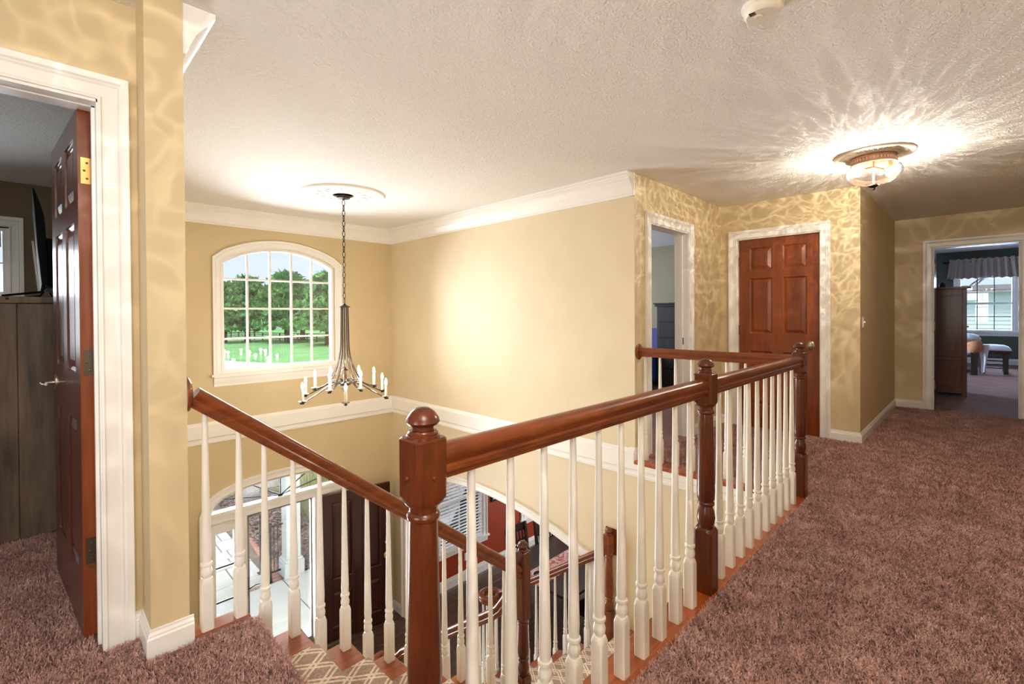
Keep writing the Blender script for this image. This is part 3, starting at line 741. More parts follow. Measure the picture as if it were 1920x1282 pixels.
def knob(o, x, z, t, side, mat='pewter'):
    s = -1 if side < 0 else 1; y = 0 if side < 0 else t; mb = MB()
    mb.loft([[(x + .034 * k * math.cos(2 * PI * j / 20), y + s * d, z + .044 * k * math.sin(2 * PI * j / 20)) for j in range(20)] for k, d in ((1, 0), (1, .004), (.8, .009), (.4, .012), (.32, .02), (.3, .034), (.6, .04), (.82, .05), (.8, .06), (.5, .068), (.05, .07))])
    part('door_knob', mb, mat, o, True, local=True)
# door_2 : closed closet door, wall XD (hinge at y=1.911, runs toward -y)
d2 = panel_door('door_2', (XD + .030, 1.911, .008), -PI / 2, 'closed mahogany six-panel door behind the corner of the railing', t=.036)
# local +y after -90deg rot = +x (away); viewer side is local y=0 -> world x smaller
knob(d2, .690, .905, .036, -1)
# door_1 : left bedroom door, hinge at right jamb, open inward
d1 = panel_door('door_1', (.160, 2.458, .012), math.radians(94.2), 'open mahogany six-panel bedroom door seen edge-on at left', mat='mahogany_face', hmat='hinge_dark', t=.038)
lever(d1, .70, .925, .038, 1, 'pewter', -1); lever(d1, .70, .925, .038, -1, 'pewter', -1)
# reddish hinge edge and the hinge leaves on it
part('edge_band', MB().box(-.002, .0005, -.0005, .0385, 0, 2.038), 'mahogany', d1, local=True)
for z, mt in ((1.80, 'brass'), (1.06, 'hinge_dark'), (.33, 'hinge_dark')):
    mb = MB(); mb.box(-.0045, -.002, -.012, .030, z - .05, z + .05); p_ = part('hinge', mb, mt, d1, local=True)
    part('screw', MB().ell((-.0048, .012, z + .03), (.0015, .0045, .0045)).ell((-.0048, .02, z), (.0015, .0045, .0045)).ell((-.0048, .012, z - .03), (.0015, .0045, .0045)), 'hinge_dark', p_, local=True)
# door_3 : end bedroom door leaf
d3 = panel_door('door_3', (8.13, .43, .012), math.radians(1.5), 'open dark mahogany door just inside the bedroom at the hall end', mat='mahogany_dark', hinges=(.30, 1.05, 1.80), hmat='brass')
# jamb strike plates / light switch
thing('strike_plate', MB().bbox(4.622, 4.626, 2.142, 2.182, .93, 1.0, .001), 'black_plastic', 'small black strike plate on the narrow doorway jamb', 'strike plate')
sw = root('light_switch', (5.62, YF, 1.15), 'small light switch on the hall wall edge beside the six-panel door', 'switch')
part('plate', MB().bbox(5.60, 5.66, YF - .006, YF, 1.10, 1.20, .002), 'paint_white', sw); part('toggle', MB().box(5.625, 5.635, YF - .02, YF - .006, 1.145, 1.16), 'paint_white', sw)

# ------------------------------------------------------------------ front entrance
en = link(bpy.data.objects.new('window_5', None)); en.location = (FCX, YW, ZF); tag(en, 'white front entrance surround with fanlight and sidelights', 'window', None, 'structure')
m = MB(); us = np.linspace(FCX - FHW, FCX + FHW, 41)
arcp = [(FCX - FHW, ZF)] + [(u, fan_top(u)) for u in us] + [(FCX + FHW, ZF)]
m.sweep([(u, YW - .001, z) for u, z in arcp], [(a, b) for a, b in CASE], (0, -1, 0)); part('casing', m, 'paint_white', en)
m = MB(); m.sweep([(u, YW + .02, z) for u, z in arcp], [(-.03, -.10), (-.03, .0), (.02, .0), (.02, -.10)], (0, -1, 0)); part('frame', m, 'paint_white', en)
m = MB(); m.box(FCX - FHW, FCX + FHW, YW + .0, YW + .12, -1.045, FB); m.box(FCX - FHW, FCX + FHW, YW - .014, YW + .02, -.965, FB + .012); part('transom_bar', m, 'paint_white', en)
DL, DR = 1.695, 2.47
for x0, x1 in ((DL - .075, DL), (DR, DR + .075)): part('mullion', MB().box(x0, x1, YW + .0, YW + .12, ZF, -1.045), 'paint_white', en)
m = MB(); P = [(FCX - FHW, FB)] + [(u, fan_top(u) - .01) for u in us[1:-1]] + [(FCX + FHW, FB)]
m.loft([[(u, YW + .06, z) for u, z in P], [(u, YW + .066, z) for u, z in P]]); part('pane', m, 'pane', en)
hub = (FCX - .005, FB + .012)
for ang in (11, 33, 90, 147, 169):
    a = math.radians(ang); L = .1
    while L < 1.2:
        u, z = hub[0] + L * math.cos(a), hub[1] + L * math.sin(a)
        if abs(u - FCX) > FHW - .02 or z > fan_top(u) - .012: break
        L += .01
    part('fan_bar', MB().tube([(hub[0], YW + .055, hub[1]), (u, YW + .055, z)], .006, 6), 'iron', en)
part('fan_hub', MB().ell((hub[0], YW + .05, hub[1]), (.03, .01, .02)), 'iron', en)
for x0, x1 in ((FCX - FHW, DL - .075), (DR + .075, FCX + FHW)):
    m = MB(); wall_rect(m, 'x', YW + .02, YW + .07, x0, x1, ZF, -1.045, [(x0 + .07, x1 - .055, ZF + .25, -1.17)]); part('sidelight_frame', m, 'paint_white', en)
    for i in range(4):
        z0 = ZF + .25 + i * .3875; part('pane', MB().box(x0 + .07, x1 - .055, YW + .042, YW + .048, z0, z0 + .3875), 'pane', en)
    for i in range(1, 4): part('glazing_bar', MB().box(x0 + .065, x1 - .05, YW + .036, YW + .054, ZF + .25 + i * .3875 - .008, ZF + .25 + i * .3875 + .008), 'iron', en)
part('threshold', MB().box(DL - .01, DR + .01, YW - .01, YW + .16, ZF, ZF + .02), 'hinge_dark', en)
# storm door
sd = root('door_5', (DL, YW + .12, ZF), 'glass storm door with grey frame in the front entrance', 'door', kind='structure')
m = MB(); wall_rect(m, 'x', YW + .10, YW + .135, DL, DR, ZF + .02, -1.05, [(DL + .05, DR - .012, ZF + .12, -1.10)]); part('door_frame', m, 'alum_gray', sd)
part('pane', MB().box(DL + .05, DR - .012, YW + .115, YW + .12, ZF + .12, -1.10), 'pane', sd)
m = MB(); m.box(DL + .016, DL + .032, YW + .088, YW + .10, -2.03, -1.80); m.tube([(DL + .024, YW + .09, -1.93), (DL + .03, YW + .05, -1.925), (DL + .10, YW + .045, -1.90), (DL + .14, YW + .05, -1.905)], .007, 8); part('door_handle', m, 'bronze', sd)
# front door leaf, swung fully open against the wall
fd = panel_door('door_4', (2.545, 5.945, ZF + .02), math.radians(-9.3), 'dark wood front door swung open against the foyer wall', Wd=.90, H=1.895, mat='front_door_wood', rows=[(.16, .62), (.78, 1.78)], t=.044, hmat='brass')
knob(fd, .84, .90, .044, -1, 'brass'); part('deadbolt', MB().ell((.84, -.008, 1.08), (.022, .012, .022)), 'brass', fd, True, local=True)

# ------------------------------------------------------------------ windows
def dh_window(name, axis, plane, nsign, u0, u1, z0, z1, cols, rows, label, meet=None, matf='paint_white', case=True, apron=True, mun='paint_white', case_top=True):
    """window glazed between u0..u1, z0..z1; plane = room face of wall, nsign = direction of room"""
    o = link(bpy.data.objects.new(name, None)); B_ = lambda mb, a, b, d0, d1, zz0, zz1: (mb.box(a, b, *sorted((plane - nsign * d0, plane - nsign * d1)), zz0, zz1) if axis == 'x' else mb.box(*sorted((plane - nsign * d0, plane - nsign * d1)), a, b, zz0, zz1))
    mid = (u0 + u1) / 2; o.location = (mid, plane, z0) if axis == 'x' else (plane, mid, z0); tag(o, label, 'window', None, 'structure')
    if case:
        P = (lambda u, z: (u, plane, z)) if axis == 'x' else (lambda u, z: (plane, u, z)); Nv = (0, nsign, 0) if axis == 'x' else (nsign, 0, 0)
        a, b = (u0 - .04, u1 + .04); 
        if (axis == 'x' and nsign > 0) or (axis == 'y' and nsign < 0): a, b = b, a
        m = MB(); m.sweep([P(a, z0 - .04), P(a, z1 + .04), P(b, z1 + .04), P(b, z0 - .04)], CASE, Nv); part('casing', m, 'paint_white', o)
        m = MB(); B_(m, u0 - .15, u1 + .15, -.05, .02, z0 - .065, z0 - .04); part('sill', m, 'paint_white', o)
        m = MB(); B_(m, u0 - .13, u1 + .13, -.018, .0, z0 - .14, z0 - .065); part('apron', m, 'paint_white', o)
    m = MB()
    for a, b, c, d in ((u0 - .045, u0, z0 - .045, z1 + .045), (u1, u1 + .045, z0 - .045, z1 + .045), (u0, u1, z0 - .045, z0), (u0, u1, z1, z1 + .045)): B_(m, a, b, .0, .12, c, d)
    part('frame', m, matf, o)
    us_ = np.linspace(u0, u1, cols + 1); zs_ = np.linspace(z0, z1, rows + 1)
    for i in range(cols):
        for j in range(rows):
            m = MB(); B_(m, us_[i], us_[i + 1], .058, .063, zs_[j], zs_[j + 1]); part('pane', m, 'pane', o)
    for u in us_[1:-1]: m = MB(); B_(m, u - .008, u + .008, .05, .07, z0, z1); part('glazing_bar', m, mun, o)
    for j, z in enumerate(zs_[1:-1]):
        big = meet is not None and j + 1 == meet
        m = MB(); w = .024 if big else .008; B_(m, u0, u1, .048 if big else .051, .072 if big else .069, z - w, z + w); part('meeting_rail' if big else 'glazing_bar', m, matf if big else mun, o)
    return o
# upper arched foyer window
w1 = link(bpy.data.objects.new('window_1', None)); w1.location = (WCX, YW, .66); tag(w1, 'white arched foyer window with twenty panes over the lawn', 'window', None, 'structure')
U0, U1, Z0 = WCX - WHW, WCX + WHW, .66
us = np.linspace(U0, U1, 21); arc = [(u, win_top(u)) for u in us]
ap = [(U0 - .03, .60)] + [(U0 - .03, win_top(U0 - .0) + .01)] + [(WCX + (u - WCX) * (1 + .03 / WHW), z + .028) for u, z in arc[1:-1]] + [(U1 + .03, win_top(U1) + .01), (U1 + .03, .60)]
m = MB(); m.sweep([(u, YW, z) for u, z in ap], CASE, (0, -1, 0)); part('casing', m, 'paint_white', w1)
fr_ = [(U0, Z0)] + arc + [(U1, Z0)]
m = MB(); m.sweep([(u, YW + .06, z) for u, z in fr_], [(0, -.05), (0, .03), (.045, .03), (.045, -.05)], (0, -1, 0), closed=True); part('frame', m, 'paint_white', w1)
m = MB(); m.box(U0 - .14, U1 + .14, YW - .05, YW + .05, .580, .604); m.box(U0 - .03, U1 + .03, YW - .004, YW + .12, .60, .655); part('sill', m, 'paint_white', w1)
m = MB(); m.sweep([(U1 + .115, YW, .58), (U0 - .115, YW, .58)], [(0, -.11), (.012, -.11), (.012, -.09), (.02, -.05), (.022, -.02), (.03, -.015), (.03, 0), (0, 0)], (0, 0, 1)); part('apron', m, 'paint_white', w1)
cx_ = np.linspace(U0, U1, 6); rz_ = [Z0, .988, 1.331, 1.668, None]
for u in cx_[1:-1]: part('glazing_bar', MB().box(u - .010, u + .010, YW + .05, YW + .078, Z0, win_top(u)), 'paint_white', w1)
for z in rz_[1:-1]: part('glazing_bar', MB().box(U0, U1, YW + .052, YW + .076, z - .010, z + .010), 'paint_white', w1)
for i in range(5):
    for j in range(4):
        a, b = cx_[i], cx_[i + 1]; m = MB()
        if j < 3: m.box(a, b, YW + .062, YW + .067, rz_[j], rz_[j + 1])
        else:
            uu = np.linspace(a, b, 7); P = [(a, rz_[3]), (b, rz_[3])] + [(u, win_top(u)) for u in uu[::-1]]
            m.loft([[(u, YW + .062, z) for u, z in P], [(u, YW + .067, z) for u, z in P]])
        part('pane', m, 'pane', w1)
dh_window('window_2', 'x', 6.08, -1, -1.21, -.19, .90, 2.00, 2, 4, 'white bedroom window behind the television at left', meet=2)
dh_window('added_window_7', 'y', -2.2, 1, -.57, 1.57, .73, 2.17, 4, 4, 'added unseen wide white window behind the landing', meet=2)  # window put in out of view to carry the back fill
dh_window('added_window_8', 'x', -1.08, 1, -1.9, -.1, .83, 2.17, 4, 4, 'added unseen wide white window beside the landing', meet=2)  # unseen window added for the fill beside the landing
dh_window('added_window_9', 'x', 3.2, -1, 11.0, 13.0, .85, 2.15, 4, 4, 'added unseen wide white side window of the bedroom at the hall end', meet=2)  # window added so the bedroom side fill has an opening
dh_window('added_window_10', 'y', -4.2, 1, 3.4, 5.0, .8, 2.1, 4, 4, 'added unseen white side window of the bedroom at left', meet=2)  # unseen window put in for the left bedroom's side fill
thing('roller_shade', MB().box(-1.20, -.20, 6.10, 6.115, 1.88, 2.00).box(-1.20, -.20, 6.095, 6.12, 1.865, 1.885), 'shade_fabric', 'short grey-brown shade in the window of the bedroom at left', 'shade')
dh_window('window_3', 'y', BX, -1, -.50, .36, .80, 2.06, 3, 4, 'white bedroom window with dark grilles at the hall end', meet=2, mun='iron')
dh_window('window_4', 'x', DY, -1, 4.30, 5.12, -2.34, -1.0, 2, 4, 'white dining room window behind open blinds', meet=2)
dh_window('window_6', 'x', DY, -1, 6.18, 6.86, -2.38, -1.0, 2, 4, 'second dining room window half hidden by the arch', meet=2)
# blinds (every slat a part)
bl = root('window_blind', (4.71, DY, -2.36), 'white slatted blind over the dining room window', 'blind')
sm = MB().box(-.425, .425, -.025, .025, -.0012, .0012).mesh('slat', 'vinyl_blind')
for i in range(27): inst('slat', sm, bl, (4.71, DY - .002, -2.33 + i * .0505), (math.radians(-4), 0, 0))
for x in (4.45, 4.97): part('ladder_tape', MB().box(x - .006, x + .006, DY - .027, DY - .025, -2.35, -.96), 'vinyl_blind', bl)
part('bottom_rail', MB().bbox(4.285, 4.135 + 1, DY - .026, DY + .020, -2.365, -2.345, .003), 'vinyl_blind', bl)
part('headrail', MB().bbox(4.285, 5.135, DY - .03, DY + .022, -.97, -.92, .003), 'vinyl_blind', bl)

# ================================================================== chandelier
CHX, CHY = 2.158, 4.471
md = root('ceiling_medallion', (CHX, CHY, CE - .03), 'white plaster ceiling medallion above the chandelier', 'medallion')
part('disc', MB().lathe(CHX, CHY, [(.10, 0), (.10, -.014), (.12, -.018), (.135, -.012), (.15, -.010), (.30, -.012), (.315, -.020), (.335, -.022), (.35, -.014), (.365, -.016), (.385, -.018), (.395, -.008), (.395, 0)], 64, CE), 'plaster', md, True)
om = MB().ell((0, 0, 0), (.030, .012, .007), 8, 4).mesh('leaf_relief', 'plaster', True)
for k in range(24):
    a = 2 * PI * k / 24
    inst('leaf_relief', om, md, (CHX + (.20 if k % 2 else .245) * math.cos(a), CHY + (.20 if k % 2 else .245) * math.sin(a), CE - .012), (0, 0, a + (.5 if k % 2 else -.3)))
ch = root('chandelier', (CHX, CHY, .33), 'dark bronze twelve-candle chandelier hanging on a chain in the foyer', 'chandelier')
part('canopy', MB().lathe(CHX, CHY, [(.066, CE - .02), (.066, CE - .03), (.058, CE - .042), (.012, CE - .048), (.006, CE - .06)], 24), 'bronze', ch, True)
lk = MB()
ring = [(.0125 * math.cos(2 * PI * j / 14), 0, .031 * math.sin(2 * PI * j / 14)) for j in range(14)]
lk.loft([[Vector(p) + Vector((p[0], 0, p[2])).normalized() * .0042 * math.cos(2 * PI * q / 6) + Vector((0, 1, 0)) * .0042 * math.sin(2 * PI * q / 6) for q in range(6)] for p in ring + ring[:1]], cap=False)
lkm = lk.mesh('chain_link', 'bronze', True); nz = 20; zt, zb = CE - .06, 1.365
for i in range(nz):
    inst('chain_link', lkm, ch, (CHX, CHY, zt - (zt - zb) * (i + .5) / nz), (0, 0, math.radians(45 + 90 * (i % 2) - 45)))
part('crown_disc', MB().lathe(CHX, CHY, [(.004, 1.37), (.012, 1.355), (.03, 1.342), (.056, 1.333), (.056, 1.329), (.03, 1.325)], 24), 'bronze', ch, True)
for k in range(12):                                        # thin rods that flare into the arms
    a = 2 * PI * k / 12; pts = []
    for t in np.linspace(0, 1, 14):
        z = 1.328 - t * .735; r = .034 + .012 * t + .115 * max(0, (t - .45) / .55) ** 2.4
        pts.append((CHX + r * math.cos(a), CHY + r * math.sin(a), z))
    part('rod', MB().tube(pts, .0042, 6), 'bronze', ch, True)
part('collar', MB().lathe(CHX, CHY, [(.003, .735), (.008, .722), (.022, .712), (.03, .706), (.03, .700), (.008, .698), (.006, .60), (.02, .585), (.05, .57), (.055, .56), (.02, .55), (.002, .54)], 20), 'bronze', ch, True)
yawv = math.radians(44.756 - 90)                            # viewer's right direction
cm = MB().lathe(0, 0, [(.0125, 0), (.0125, .105), (.010, .112), (.004, .114)], 14).mesh('candle', 'candle', True)
bb = MB().lathe(0, 0, [(.004, .112), (.009, .118), (.0135, .132), (.012, .15), (.007, .166), (.002, .178)], 12).mesh('bulb', 'bulb', True)
cup = MB().lathe(0, 0, [(.012, -.022), (.016, -.012), (.006, -.008), (.006, -.004), (.036, .0), (.038, .004), (.016, .003)], 18).mesh('candle_cup', 'bronze', True)
for k in range(12):
    outer = k % 2 == 0; a = yawv + math.radians(-10 + 30 * k); R_ = .43 if outer else .275; ze = .455 if outer else .545
    c, s_ = math.cos(a), math.sin(a); pts = []; z0_ = .575 if outer else .60
    for t in np.linspace(0, 1, 12):
        r = .05 + (R_ - .05) * t; z = z0_ + .028 * math.sin(PI * min(1, t * 1.6)) * (1 - t) - (z0_ - ze + .018) * t ** 1.5
        pts.append((CHX + r * c, CHY + r * s_, z))
    arm = part('arm', MB().bar(pts, [.026 - .014 * t for t in np.linspace(0, 1, 12)], .007, (-s_, c, 0)), 'bronze', ch)
    part('arm_tip', MB().tube([(CHX + (R_ - .012) * c, CHY + (R_ - .012) * s_, ze - .018), (CHX + (R_ + .022) * c, CHY + (R_ + .022) * s_, ze - .016)], .009, 8), 'bronze', arm)
    p = (CHX + R_ * c, CHY + R_ * s_, ze)
    inst('candle_cup', cup, ch, p); cd_ = inst('candle', cm, ch, p); inst('bulb', bb, cd_, p)
    l = bpy.data.lights.new('candle_light', 'POINT'); l.energy = 2.9; l.color = (1, .94, .86); l.shadow_soft_size = .018
    lo = link(bpy.data.objects.new('candle_light', l)); lo.parent = ch; lo.location = Vector((p[0], p[1], p[2] + .19)) - Vector(ch.location)

# ================================================================== flush ceiling lamps
def caustic_light(l, power, col):
    l.energy = power; l.color = col; l.shadow_soft_size = .004; l.use_nodes = True
    nt = l.node_tree; em = nt.nodes['Emission']
    tc = N(nt, 'ShaderNodeTexCoord'); nz_ = N(nt, 'ShaderNodeTexNoise'); nz_.inputs['Scale'].default_value = 6.0; nz_.inputs['Detail'].default_value = 2
    gi = N(nt, 'ShaderNodeNewGeometry'); nt.links.new(gi.outputs['Incoming'], nz_.inputs['Vector'])
    mx = N(nt, 'ShaderNodeMix', data_type='VECTOR'); mx.inputs[0].default_value = .22
    nt.links.new(gi.outputs['Incoming'], mx.inputs[4]); nt.links.new(nz_.outputs['Color'], mx.inputs[5])
    vo = N(nt, 'ShaderNodeTexVoronoi', feature='DISTANCE_TO_EDGE'); vo.inputs['Scale'].default_value = 12.5
    nt.links.new(mx.outputs[1], vo.inputs['Vector'])
    mr = N(nt, 'ShaderNodeMapRange'); nt.links.new(vo.outputs[0], mr.inputs[0]); mr.inputs[1].default_value = 0; mr.inputs[2].default_value = .13; mr.inputs[3].default_value = 1.0; mr.inputs[4].default_value = 0
    pw = N(nt, 'ShaderNodeMath', operation='POWER'); nt.links.new(mr.outputs[0], pw.inputs[0]); pw.inputs[1].default_value = 2.0
    ma = N(nt, 'ShaderNodeMath', operation='MULTIPLY_ADD'); nt.links.new(pw.outputs[0], ma.inputs[0]); ma.inputs[1].default_value = 2.0; ma.inputs[2].default_value = .70
    nt.links.new(ma.outputs[0], em.inputs['Strength'])
def flush_lamp(x, y, label, power):
    o = root('ceiling_light', (x, y, CE - .26), label, 'lamp', 'flush ceiling lamps of the hall')
    part('rim_plate', MB().lathe(x, y, [(.05, 0), (.05, -.02), (.150, -.022), (.160, -.014), (.205, -.012), (.225, -.016), (.245, -.012), (.252, -.006), (.252, 0)], 56, CE), 'plate_plaster', o, True)
    rb = MB().ell((0, 0, 0), (.030, .005, .006), 6, 4).mesh('rim_flute', 'plate_plaster', True)
    for k in range(48):
        a = 2 * PI * k / 48; inst('rim_flute', rb, o, (x + .19 * math.cos(a), y + .19 * math.sin(a), CE - .013), (0, 0, a))
    part('metal_band', MB().lathe(x, y, [(.13, -.02), (.142, -.024), (.144, -.034), (.138, -.038), (.138, -.068), (.146, -.072), (.146, -.082), (.135, -.084), (.13, -.04)], 48, CE), 'copper', o, True)
    sl = MB().ell((0, 0, 0), (.003, .0045, .011), 6, 4).mesh('band_bead', 'plaster', True)
    for k in range(40):
        a = 2 * PI * k / 40; inst('band_bead', sl, o, (x + .1385 * math.cos(a), y + .1385 * math.sin(a), CE - .053), (0, 0, a))
    bowl = MB(); n = 48
    prof = [(.150, -.086), (.168, -.105), (.174, -.128), (.168, -.155), (.148, -.185), (.11, -.212), (.06, -.230), (.018, -.236)]
    bowl.loft([[(x + r * (1 + .012 * (j % 2)) * math.cos(2 * PI * j / n), y + r * (1 + .012 * (j % 2)) * math.sin(2 * PI * j / n), CE + z) for j in range(n)] for r, z in prof], cap=False)
    part('glass_bowl', bowl, 'lamp_glass', o, True)
    part('stem', MB().tube([(x, y, CE - .03), (x, y, CE - .238)], .005, 8), 'copper', o)
    part('socket_bar', MB().tube([(x - .05, y + .05, CE - .115), (x, y, CE - .10), (x + .05, y - .05, CE - .115)], .011, 8), 'copper', o)
    part('finial', MB().lathe(x, y, [(.034, -.232), (.036, -.238), (.026, -.246), (.012, -.254), (.012, -.262), (.009, -.268), (.001, -.272)], 18, CE), 'bronze', o, True)
    for s_ in (-1, 1):
        bx, by = x + s_ * .085, y - s_ * .085
        part('bulb', MB().ell((bx, by, CE - .135), (.026, .026, .032), 12, 8), 'lamp_bulb', o, True)
        l = bpy.data.lights.new('lamp_light', 'POINT'); caustic_light(l, power / 2, (1, .92, .79))
        lo = link(bpy.data.objects.new('lamp_light', l)); lo.parent = o; lo.location = Vector((bx, by, CE - .174)) - Vector(o.location); lo.rotation_euler = (.4 * s_, .3, 1.1 * s_)
    return o
flush_lamp(4.482, .582, 'lit glass and copper flush ceiling lamp over the hall', 34)
flush_lamp(.15, -.25, 'glass and copper flush ceiling lamp above the near landing', 46)
# smoke detector
sdx, sdy = 2.0, .605
sm_ = root('smoke_detector', (sdx, sdy, CE - .045), 'white round smoke detector on the ceiling', 'smoke detector')
part('housing', MB().lathe(sdx, sdy, [(.074, 0), (.074, -.012), (.068, -.016), (.066, -.032), (.056, -.042), (.02, -.044), (.001, -.044)], 36, CE), 'detector_plastic', sm_, True)
part('test_button', MB().lathe(sdx - .012, sdy + .01, [(.014, -.043), (.014, -.048), (.008, -.049), (.001, -.047)], 16, CE), 'detector_plastic', sm_, True)
m = MB()
for i in range(4): m.box(sdx - .052 + .006 * i, sdx - .049 + .006 * i, sdy + .012, sdy + .034, CE - .0438, CE - .0415)
part('sounder_slots', m, 'hinge_dark', sm_)

# ================================================================== left bedroom
cb = root('dresser', (0, 4.4, 0), 'tall weathered grey-brown plank chest under the television', 'chest')
part('carcass', MB().box(-.23, .262, 3.83, 4.98, .012, 1.325), 'barnwood', cb)
for x0, x1 in ((-.235, -.07), (-.068, .098), (.100, .266)): part('side_plank', MB().bbox(x0, x1, 3.812, 3.832, .012, 1.325, .002), 'barnwood', cb)
part('top', MB().bbox(-.25, .272, 3.80, 5.0, 1.327, 1.365, .003), 'barnwood', cb)
part('rivet', MB().ell((-.105, 3.80, 1.352), (.008, .004, .008)), 'iron', cb)
tv = root('television', (.06, 4.45, 1.366), 'thin black television seen edge-on on the plank chest', 'television')
TVP = [(-.002, 1.995), (.006, 1.99), (.032, 1.904), (.046, 1.838), (.052, 1.738), (.058, 1.44), (.032, 1.439), (.016, 1.657), (.006, 1.88)]
part('panel', MB().loft([[(x, 3.88, z) for x, z in TVP], [(x, 4.98, z) for x, z in TVP]]), 'tv_black', tv)
part('bezel_sheen', MB().bar([(-.004, 4.97, 1.81), (.008, 4.97, 1.657), (.026, 4.97, 1.44)], .012, .006, (1, 0, 0)), 'tv_edge_sheen', tv)  # bright grazing reflection put into a pale strip along the bezel
BHP = [(.050, 1.715), (.089, 1.712), (.089, 1.69), (.096, 1.518), (.107, 1.48), (.106, 1.416), (.05, 1.43)]
part('back_housing', MB().loft([[(x, 3.92, z) for x, z in BHP], [(x, 4.90, z) for x, z in BHP]]), 'tv_black', tv)
for y in (4.02, 4.80):
    m = MB(); m.bar([(-.13, y - .06, 1.372), (.03, y, 1.40), (.075, y, 1.47)], .03, .012, (0, 1, 0)); m.bar([(.20, y - .06, 1.372), (.09, y, 1.40), (.06, y, 1.47)], .03, .012, (0, 1, 0)); part('stand_foot', m, 'tv_black', tv)
part('label_sticker', MB().box(.088, .100, 3.917, 3.9195, 1.45, 1.465), 'paint_white', tv)
thing('power_cord', MB().tube([(.12, 4.05, 1.52), (.16, 4.0, 1.48), (.21, 3.95, 1.40), (.24, 3.78, 1.22), (.225, 3.72, .9), (.245, 3.72, .4), (.25, 3.72, .02)], .004, 6), 'black_plastic', 'thin black cord hanging beside the open bedroom door', 'cord')

# ================================================================== room behind the narrow doorway
c2 = root('chest_of_drawers', (7.6, 3.6, 0), 'tall dark chest in the room behind the narrow doorway', 'chest')
part('carcass', MB().box(7.42, 7.86, 3.0, 3.90, .01, 1.36), 'chest_dark', c2)
part('top', MB().bbox(7.38, 7.885, 2.95, 3.955, 1.395, 1.42, .004), 'chest_dark', c2); part('cornice', MB().bbox(7.395, 7.875, 2.97, 3.935, 1.36, 1.395, .008), 'chest_dark', c2)
for i in range(5): dr = part('drawer', MB().bbox(7.405, 7.42, 3.03, 3.87, .06 + i * .26, .30 + i * .26, .003), 'chest_dark', c2)
b2 = root('bed', (7.3, 4.6, 0), 'bed with purple headboard and blue blanket behind the narrow doorway', 'bed')
part('headboard', MB().bbox(7.80, 7.89, 3.97, 5.6, .3, .98, .01), 'purple_cloth', b2)
part('mattress', MB().bbox(5.9, 7.80, 3.97, 5.5, .25, .55, .04), 'quilt_white', b2)
m = MB(); us = np.linspace(6.0, 7.6, 14); rows_ = []
for y, z in ((3.945, .12), (3.93, .35), (3.95, .56), (4.1, .60), (4.8, .60), (5.5, .58)): rows_.append([(u, y + .012 * math.sin(u * 22), z + .02 * math.sin(u * 9)) for u in us])
m.loft(rows_, cap=False, closed=False); part('blanket', m, 'blue_cloth', b2, True)
for x in (5.98, 7.7):
    for y in (4.02, 5.42): part('leg', MB().box(x - .03, x + .03, y - .03, y + .03, 0, .25), 'espresso', b2)

# ================================================================== bedroom at the hall end
ar = root('armoire', (9.8, .5, 0), 'brown wooden armoire just inside the bedroom at the hall end', 'armoire')
part('carcass', MB().box(9.54, 10.1, .16, 1.1, .06, 1.575), 'armoire_wood', ar)
for y0, y1 in ((.148, .198), (1.05, 1.10)): part('stile', MB().bbox(9.515, 9.545, y0, y1, 0, 1.575, .003), 'armoire_wood', ar)
for z0, z1 in ((.06, .14), (.52, .58), (1.48, 1.575)): part('rail', MB().bbox(9.522, 9.545, .198, 1.05, z0, z1, .003), 'armoire_wood', ar)
part('top', MB().bbox(9.49, 10.13, .10, 1.14, 1.575, 1.61, .004), 'armoire_wood', ar)
part('knob', MB().ell((9.75, .145, 1.02), (.012, .014, .012)), 'iron', ar)
thing('small_jar', MB().lathe(9.62, .42, [(.03, 1.61), (.04, 1.625), (.036, 1.66), (.02, 1.68), (.012, 1.69)], 14), 'black_plastic', 'small dark jar on top of the armoire', 'jar', True)
bn_ = root('bench', (13.5, -.17, 0), 'dark slatted bench with padded seat under the bedroom window', 'bench')
for x in (13.45, 13.95):
    for y in (-.345, -.02): part('leg', MB().bbox(x - .035, x + .035, y - .035, y + .035, 0, .40, .004), 'espresso', bn_)
for z in (.12, .19, .26, .33): part('slat', MB().box(13.43, 13.45, -.31, -.05, z - .012, z + .012), 'espresso', bn_)
m = MB()
m.loft([[(13.36 + a, -.41 + b, z) for a, b in ((e, e), (.66 - e, e), (.66 - e, .50 - e), (e, .50 - e))] for e, z in ((.02, .40), (0, .42), (0, .46), (.03, .50), (.10, .53), (.25, .54))]); part('seat_pad', m, 'bench_seat', bn_, True)
thing('folded_throw', MB().loft([[(13.34 + a, -.42 + b, z) for a, b in ((e, e), (.68 - e, e), (.68 - e, .50 - e), (e, .50 - e))] for e, z in ((.0, .468), (.0, .49), (.03, .525), (.10, .558), (.2, .57))]), 'quilt_white', 'white throw lying on the padded bench', 'throw', True)
bd = root('bed', (13.0, .9, 0), 'bed with a quilt hanging over its corner beside the bench', 'bed')
for x in (12.95, 14.8): part('leg', MB().bbox(x - .05, x + .05, .05, .15, 0, .5, .004), 'espresso', bd)
part('side_rail', MB().box(12.95, 14.8, .06, .14, .22, .40), 'espresso', bd); part('mattress', MB().bbox(12.95, 14.8, .1, 1.9, .38, .66, .05), 'quilt_white', bd)
part('quilt', MB().ell((13.15, .20, .70), (.32, .20, .11), 14, 8, .05, 3), 'quilt_white', bd, True)
part('quilt_panel', MB().ell((12.93, .09, .57), (.10, .12, .15), 12, 8, .08, 5), 'quilt_orange', bd, True)
m = MB(); rows_ = []
for t in np.linspace(0, 1, 9):
    z = .60 - .55 * t; w = .17 * (1 - .55 * t); yc = .0 + .02 * t
    rows_.append([(12.90 + .02 * math.sin(q * 2.1 + 3 * t) + .012 * q, yc + (q / 6 - .5) * w - .03, z + .02 * math.sin(q * 1.7) * t) for q in range(7)])
